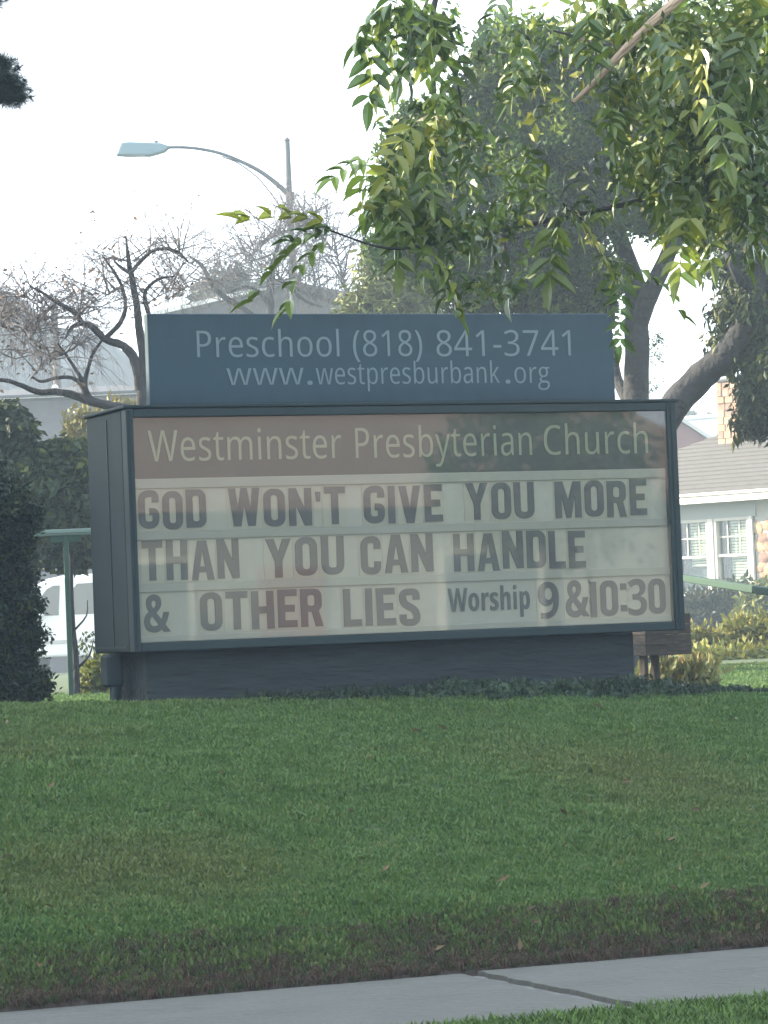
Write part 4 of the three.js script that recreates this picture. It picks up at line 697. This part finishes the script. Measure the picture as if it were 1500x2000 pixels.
{ // church hall to the left, outside the picture: its shade lies on the lawn
  const t = thing('church_hall', 'pale stucco church hall left of the lawn whose shade lies on the sign', 'church', V(-15.5, -0.1, -4));
  const w = std(0.46, 0.43, 0.38, 0.9);
  part(t, 'wall', [box(-6.5, 6.5, -0.5, 4.9, -3.9, 8.5)], w);
  part(t, 'roof', [roofSlab([[-6.9, 4.91, -4.2], [-6.9, 4.91, 8.9], [0, 6.3, 8.9], [0, 6.3, -4.2]], 0.12), roofSlab([[6.9, 4.91, -4.2], [6.9, 4.91, 8.9], [0.001, 6.3, 8.9], [0.001, 6.3, -4.2]], 0.12), extrude([[-6.4, 4.901], [6.4, 4.901], [0, 6.17]], 0.2).translate(0, 0, 8.25), extrude([[-6.4, 4.901], [6.4, 4.901], [0, 6.17]], 0.2).translate(0, 0, -3.85)], std(0.2, 0.17, 0.15, 0.9));
  for (const z of [-3.4, 0.2, 3.8]) { const n = part(t, 'window', box(6.501, 6.56, 1.2, 3.2, z, z + 1.3, 0.01), M.trim); part(n, 'pane', box(6.561, 6.57, 1.3, 3.1, z + 0.1, z + 1.2), M.darkGlass); }
}

// ------------------------------------------------------------------ pine bough at the upper left
{
  const t = thing('pine_tree', 'pine tree whose needle bough pokes in at the upper edge of the sky', 'pine tree', V(-4.6, -0.3, 2.0));
  const D = 12, trunkTop = V(-4.6, 5.5, 2.0);
  wpart(t, 'trunk', tube([V(-4.6, -0.3, 2.0), V(-4.58, 2.5, 2.0), trunkTop], [0.16, 0.13, 0.07], 10, 10, 0.15), M.bark);
  const ng = (() => { const l = []; for (let i = 0; i < 46; i++) { const d = V(gs(), gs() * 0.9, gs()).normalize(), s = V(gs(), gs(), gs()).cross(d).normalize().multiplyScalar(0.0011), L = rr(0.05, 0.085); l.push(-s.x, -s.y, -s.z, s.x, s.y, s.z, d.x * L, d.y * L, d.z * L); } return tris(l); })();
  const bough = (x, y, x1, y1, n, sp) => { const p0 = at(x1, y1, D), e = at(x, y, D); wpart(t, 'bough', tube([V(-4.58, p0.y + 0.1, 2.0), p0, e], [0.03, 0.016, 0.005], 7, 10), M.bark); const list = []; for (let i = 0; i < n; i++) list.push([p0.clone().lerp(e, Math.pow(rnd(), 0.8)).add(V(gs(), gs() * 0.75, gs()).multiplyScalar(sp)), [rr(0, 6), rr(0, 6), rr(0, 6)], rr(0.7, 1.05)]); scatter(t, 'needles', ng, M.leafTint, local(t, list), tinter(0.03, 0.05, 0.045, 0.5)); };
  bough(42, 185, -200, 120, 300, 0.045); bough(12, 128, -200, 120, 220, 0.04); bough(-4, 2, -200, -30, 150, 0.035); bough(18, 165, -150, 170, 200, 0.05);
}

// ------------------------------------------------------------------ near leafy tree at the upper right
function compoundLeaf(pairs, len, ll, lw, curl) {
  const l = [], axis = (t) => V(t * len, -curl * t * t * len, 0), strip = (a, b, w) => { const u = V(0, 0, w); l.push(a.x, a.y, a.z - w, a.x, a.y, a.z + w, b.x, b.y, b.z + w, a.x, a.y, a.z - w, b.x, b.y, b.z + w, b.x, b.y, b.z - w); void u; };
  for (let i = 0; i < 4; i++) strip(axis(i / 4), axis((i + 1) / 4), 0.0013);
  const leaflet = (o, dir, L, W) => {
    const side = dir.clone().cross(V(0, 1, 0)).normalize().add(V(gs() * 0.25, gs() * 0.35, gs() * 0.25)).normalize(), nrm = side.clone().cross(dir).normalize();
    const prof = [[0, 0.05], [0.2, 0.8], [0.45, 1], [0.72, 0.7], [1, 0]], q = (t, k, f) => o.clone().addScaledVector(dir, t * L).addScaledVector(side, k * W / 2).addScaledVector(nrm, f * W * 0.35).add(V(0, -0.28 * t * t * L, 0));
    for (let i = 0; i < prof.length - 1; i++) { const [t0, w0] = prof[i], [t1, w1] = prof[i + 1]; for (const s of [1, -1]) { const a = q(t0, 0, 0), b = q(t0, s * w0, w0), c = q(t1, s * w1, w1), d = q(t1, 0, 0); for (const v of w1 ? [a, b, c, a, c, d] : [a, b, d]) l.push(v.x, v.y, v.z); } }
  };
  for (let i = 0; i < pairs; i++) { const t = 0.22 + 0.72 * i / (pairs - 1 || 1); for (const s of [1, -1]) leaflet(axis(t), V(0.55 + rr(-0.1, 0.15), rr(-0.35, 0.05), s * rr(0.7, 1)).normalize(), ll * rr(0.8, 1.12) * (1 - 0.25 * Math.abs(t - 0.5)), lw * rr(0.85, 1.1)); }
  leaflet(axis(1), V(1, -0.3, 0).normalize(), ll, lw);
  return tris(l);
}
{
  const t = thing('leafy_tree', 'near tree with long compound leaves hanging in from the upper right', 'tree', V(3.6, -0.4, 2.2));
  const p = (x, y, d = 10.4) => at(x, y, d), fork = V(3.4, 2.9, 2.3);
  wpart(t, 'trunk', tube([V(3.6, -0.6, 2.2), V(3.6, 1, 2.2), fork, V(3.1, 3.9, 2.5)], [0.15, 0.12, 0.10, 0.06], 10, 14, 0.12), M.bark);
  wpart(t, 'limb', tube([fork, p(1640, -260), p(1450, -110), p(1318, 4), p(1222, 96), p(1172, 150), p(1120, 200)], [0.05, 0.03, 0.022, 0.0165, 0.0145, 0.011, 0.007], 10, 34, 0.12), M.barkWarm);
  const B = (...pts) => wpart(t, 'branch', tube(pts, [0.012, 0.0055, 0.003], 7, pts.length * 5, 0.15), M.barkGrey);
  B(fork, p(1560, 60, 10.8), p(1450, 160, 10.9), p(1400, 250, 10.9), p(1375, 330, 10.8));
  B(p(1450, -110), p(1200, -120, 10.6), p(1000, -110, 10.7), p(860, -40, 10.6), p(815, 40, 10.5), p(760, 80, 10.4));
  B(p(1222, 96), p(1170, 88, 10.5), p(1120, 70, 10.6), p(1080, 60, 10.6));
  B(p(860, -40, 10.6), p(846, 30, 10.6), p(852, 90, 10.6), p(890, 150, 10.6), p(905, 240, 10.6)); B(p(1375, 330, 10.8), p(1250, 390, 11), p(1120, 420, 11), p(980, 450, 10.9), p(850, 476, 10.6), p(760, 485, 10.4), p(715, 475, 10.4), p(645, 450, 10.4));
  B(p(980, 450, 10.9), p(985, 500, 10.8), p(965, 545, 10.6));
  B(p(1375, 330, 10.8), p(1340, 400, 10.7), p(1320, 450, 10.6));
  B(fork, p(1560, 300, 10.2), p(1480, 380, 10.3), p(1440, 460, 10.4));
  const V4 = [[4, 0.20, 0.088, 0.035, 0.5], [5, 0.25, 0.086, 0.034, 0.7], [4, 0.18, 0.095, 0.037, 0.3], [5, 0.25, 0.082, 0.031, 0.9], [3, 0.13, 0.092, 0.038, 0.5]].map((a) => compoundLeaf(...a));
  // [x, y, spread x, spread y, how many, distance, spread of distance, scale]
  const spots = [[1330, 90, 110, 70, 20, 10.6, 0.6], [1440, 120, 80, 100, 24, 10.7, 0.7], [1250, 170, 60, 50, 9, 10.7, 0.5], [1380, 250, 100, 80, 28, 10.7, 0.7], [1290, 300, 60, 60, 9, 10.8, 0.5], [1440, 350, 70, 70, 20, 10.6, 0.6], [1360, 410, 55, 40, 9, 10.6, 0.4], [1180, 30, 50, 35, 6, 10.5, 0.3], [1480, 20, 60, 60, 10, 10.4, 0.4], [1400, 60, 100, 60, 14, 10.9, 0.4], [1440, 280, 80, 80, 14, 10.9, 0.4],
    [780, 30, 50, 35, 9, 10.5, 0.3], [850, 50, 40, 45, 7, 10.6, 0.3], [720, 70, 22, 22, 3, 10.4, 0.2], [960, 20, 40, 20, 2, 10.6, 0.2], [850, 215, 45, 26, 6, 10.5, 0.3], [800, 260, 34, 22, 4, 10.4, 0.2], [1040, 130, 60, 40, 3, 10.8, 0.3], [770, 330, 30, 30, 3, 10.5, 0.3], [885, 310, 45, 30, 3, 10.6, 0.3], [715, 350, 10, 40, 3, 10.5, 0.2], [790, 400, 45, 30, 5, 10.6, 0.3],
    [890, 450, 60, 26, 4, 10.6, 0.3], [950, 430, 40, 18, 2, 10.5, 0.2], [825, 515, 16, 16, 3, 10.4, 0.15], [1075, 440, 14, 16, 2, 10.5, 0.1], [1120, 430, 26, 26, 2, 10.6, 0.2], [1215, 540, 20, 26, 2, 10.5, 0.2], [1050, 330, 60, 40, 2, 10.9, 0.3], [1200, 210, 20, 30, 3, 10.5, 0.2]];
  const place = (pos, yaw, pitch, roll, s, kind) => { const o = part(t, 'leaf', V4[kind ?? Math.floor(rnd() * 5)], M.leafFront[rnd() < 0.45 ? 0 : rnd() < 0.5 ? 1 : rnd() < 0.5 ? 2 : 3]); o.position.copy(pos).sub(t.position); o.rotation.set(roll, yaw, pitch, 'YZX'); o.scale.setScalar(s); };
  for (const [x, y, sx, sy, n, d, sd] of spots) for (let i = 0; i < n; i++) place(at(x + gs() * sx, y + gs() * sy - 25, d + gs() * sd), rr(0, 6.28), rr(-1.25, -0.15), gs() * 0.7, rr(0.62, 1.08));
  const fill = (list, n, col, m = M.leafLit) => scatter(t, 'foliage', leafClump(6, 0.062, 0.026, 0.06, 0.7), m, local(t, list.flatMap(([x, y, sx, sy, k, d]) => [...Array(k)].map(() => [at(x + gs() * sx, y + gs() * sy, d + gs() * 0.6), [rr(-0.4, 0.4), rr(0, 6.28), rr(-0.4, 0.4)], rr(0.55, 1.05)]))), (c) => { const k = rr(0.55, 1.35), y = rnd(); return y > 0.8 ? c.setRGB(0.26 * k, 0.28 * k, 0.05 * k) : y > 0.35 ? c.setRGB(0.11 * k, 0.17 * k, 0.028 * k) : c.setRGB(0.06 * k, 0.10 * k, 0.03 * k); });
  fill([[1330, 90, 130, 80, 130, 10.9], [1450, 150, 80, 130, 170, 11], [1380, 280, 110, 90, 160, 11], [1290, 330, 70, 60, 60, 11], [1440, 400, 70, 70, 60, 10.9], [1090, 70, 90, 40, 40, 11.2], [1220, 330, 50, 60, 20, 11], [1220, 170, 60, 60, 34, 11], [1180, 30, 60, 35, 22, 10.8], [1480, 30, 60, 60, 40, 10.8]]);
  fill([[780, 40, 60, 40, 26, 10.7], [850, 60, 60, 50, 22, 10.8], [850, 230, 60, 40, 34, 10.7], [800, 290, 50, 40, 22, 10.7], [760, 400, 40, 60, 20, 10.7], [900, 320, 80, 60, 22, 10.9], [860, 440, 90, 50, 30, 10.8], [1000, 440, 90, 60, 24, 11], [1040, 150, 80, 60, 20, 11], [1120, 420, 60, 60, 16, 11], [1200, 540, 30, 40, 10, 10.8], [960, 560, 70, 30, 14, 10.7], [1010, 320, 100, 80, 16, 11.1]]);
  // the sprig reaching out left of the tree, four leaves of its own
  place(at(655, 452, 10.4), Math.PI - YAW - 0.2, 0.75, 0.3, 1.0, 1); place(at(652, 455, 10.4), Math.PI - YAW + 0.15, 0.05, 0.2, 1.05, 3); place(at(660, 458, 10.45), Math.PI - YAW + 0.3, -0.35, -0.2, 0.95, 1); place(at(665, 450, 10.4), Math.PI - YAW - 0.5, 0.35, 0.2, 0.8, 0);
}

// ------------------------------------------------------------------ the other side of the street, which the sign's cover mirrors
{
  const t = thing('stucco_house', 'tan stucco house across the street, mirrored in the sign cover', 'house', V(9, -0.8, 30));
  part(t, 'wall', box(-9, 9, -0.2, 3.1, 0, 8), std(0.24, 0.235, 0.215, 0.9));
  part(t, 'roof', [roofSlab([[-9.6, 3.05, -0.6], [9.6, 3.05, -0.6], [8.6, 4.9, 4], [-8.6, 4.9, 4]], 0.15), roofSlab([[-9.6, 3.05, 8.6], [9.6, 3.05, 8.6], [8.6, 4.899, 4.01], [-8.6, 4.899, 4.01]], 0.15)], std(0.25, 0.17, 0.13, 0.9));
  for (const x of [-6, -1.5, 4]) { const w = part(t, 'window', box(x, x + 1.7, 0.9, 2.3, -0.04, -0.001), M.trim); part(w, 'pane', box(x + 0.1, x + 1.6, 1.0, 2.2, -0.05, -0.041), M.darkGlass); }
  part(t, 'door', box(1.2, 2.2, -0.1, 2.1, -0.05, -0.001), std(0.2, 0.08, 0.05, 0.6));
  for (const [i, x] of [3.5, 12.5].entries()) { const e = thing('street_tree', ['round street tree across the street, near the tan house door', 'round street tree across the street, at the tan house corner'][i], 'tree', V(x, -0.8, 25)); part(e, 'trunk', tube([V(0, 0, 0), V(0.05, 2.2, 0)], [0.14, 0.1], 8, 4), M.bark); scatter(e, 'crown', leafClump(9, 0.16, 0.08, 0.2), M.leafTint, crownSpots([[V(0, 3.2, 0), 1.4, 0.9], [V(0.8, 2.9, 0.3), 1], [V(-0.8, 3, -0.2), 1]], 420, 0.8, 1.3, 0.3), tinter(0.05, 0.085, 0.03, 0.5)); }
}

// ------------------------------------------------------------------ draw
const renderer = new THREE.WebGLRenderer({ antialias: true });
renderer.setSize(768, 1024);
renderer.toneMapping = THREE.LinearToneMapping;
renderer.toneMappingExposure = EXPOSURE;
renderer.shadowMap.enabled = true;
renderer.shadowMap.type = THREE.PCFSoftShadowMap;
renderer.render(scene, camera);
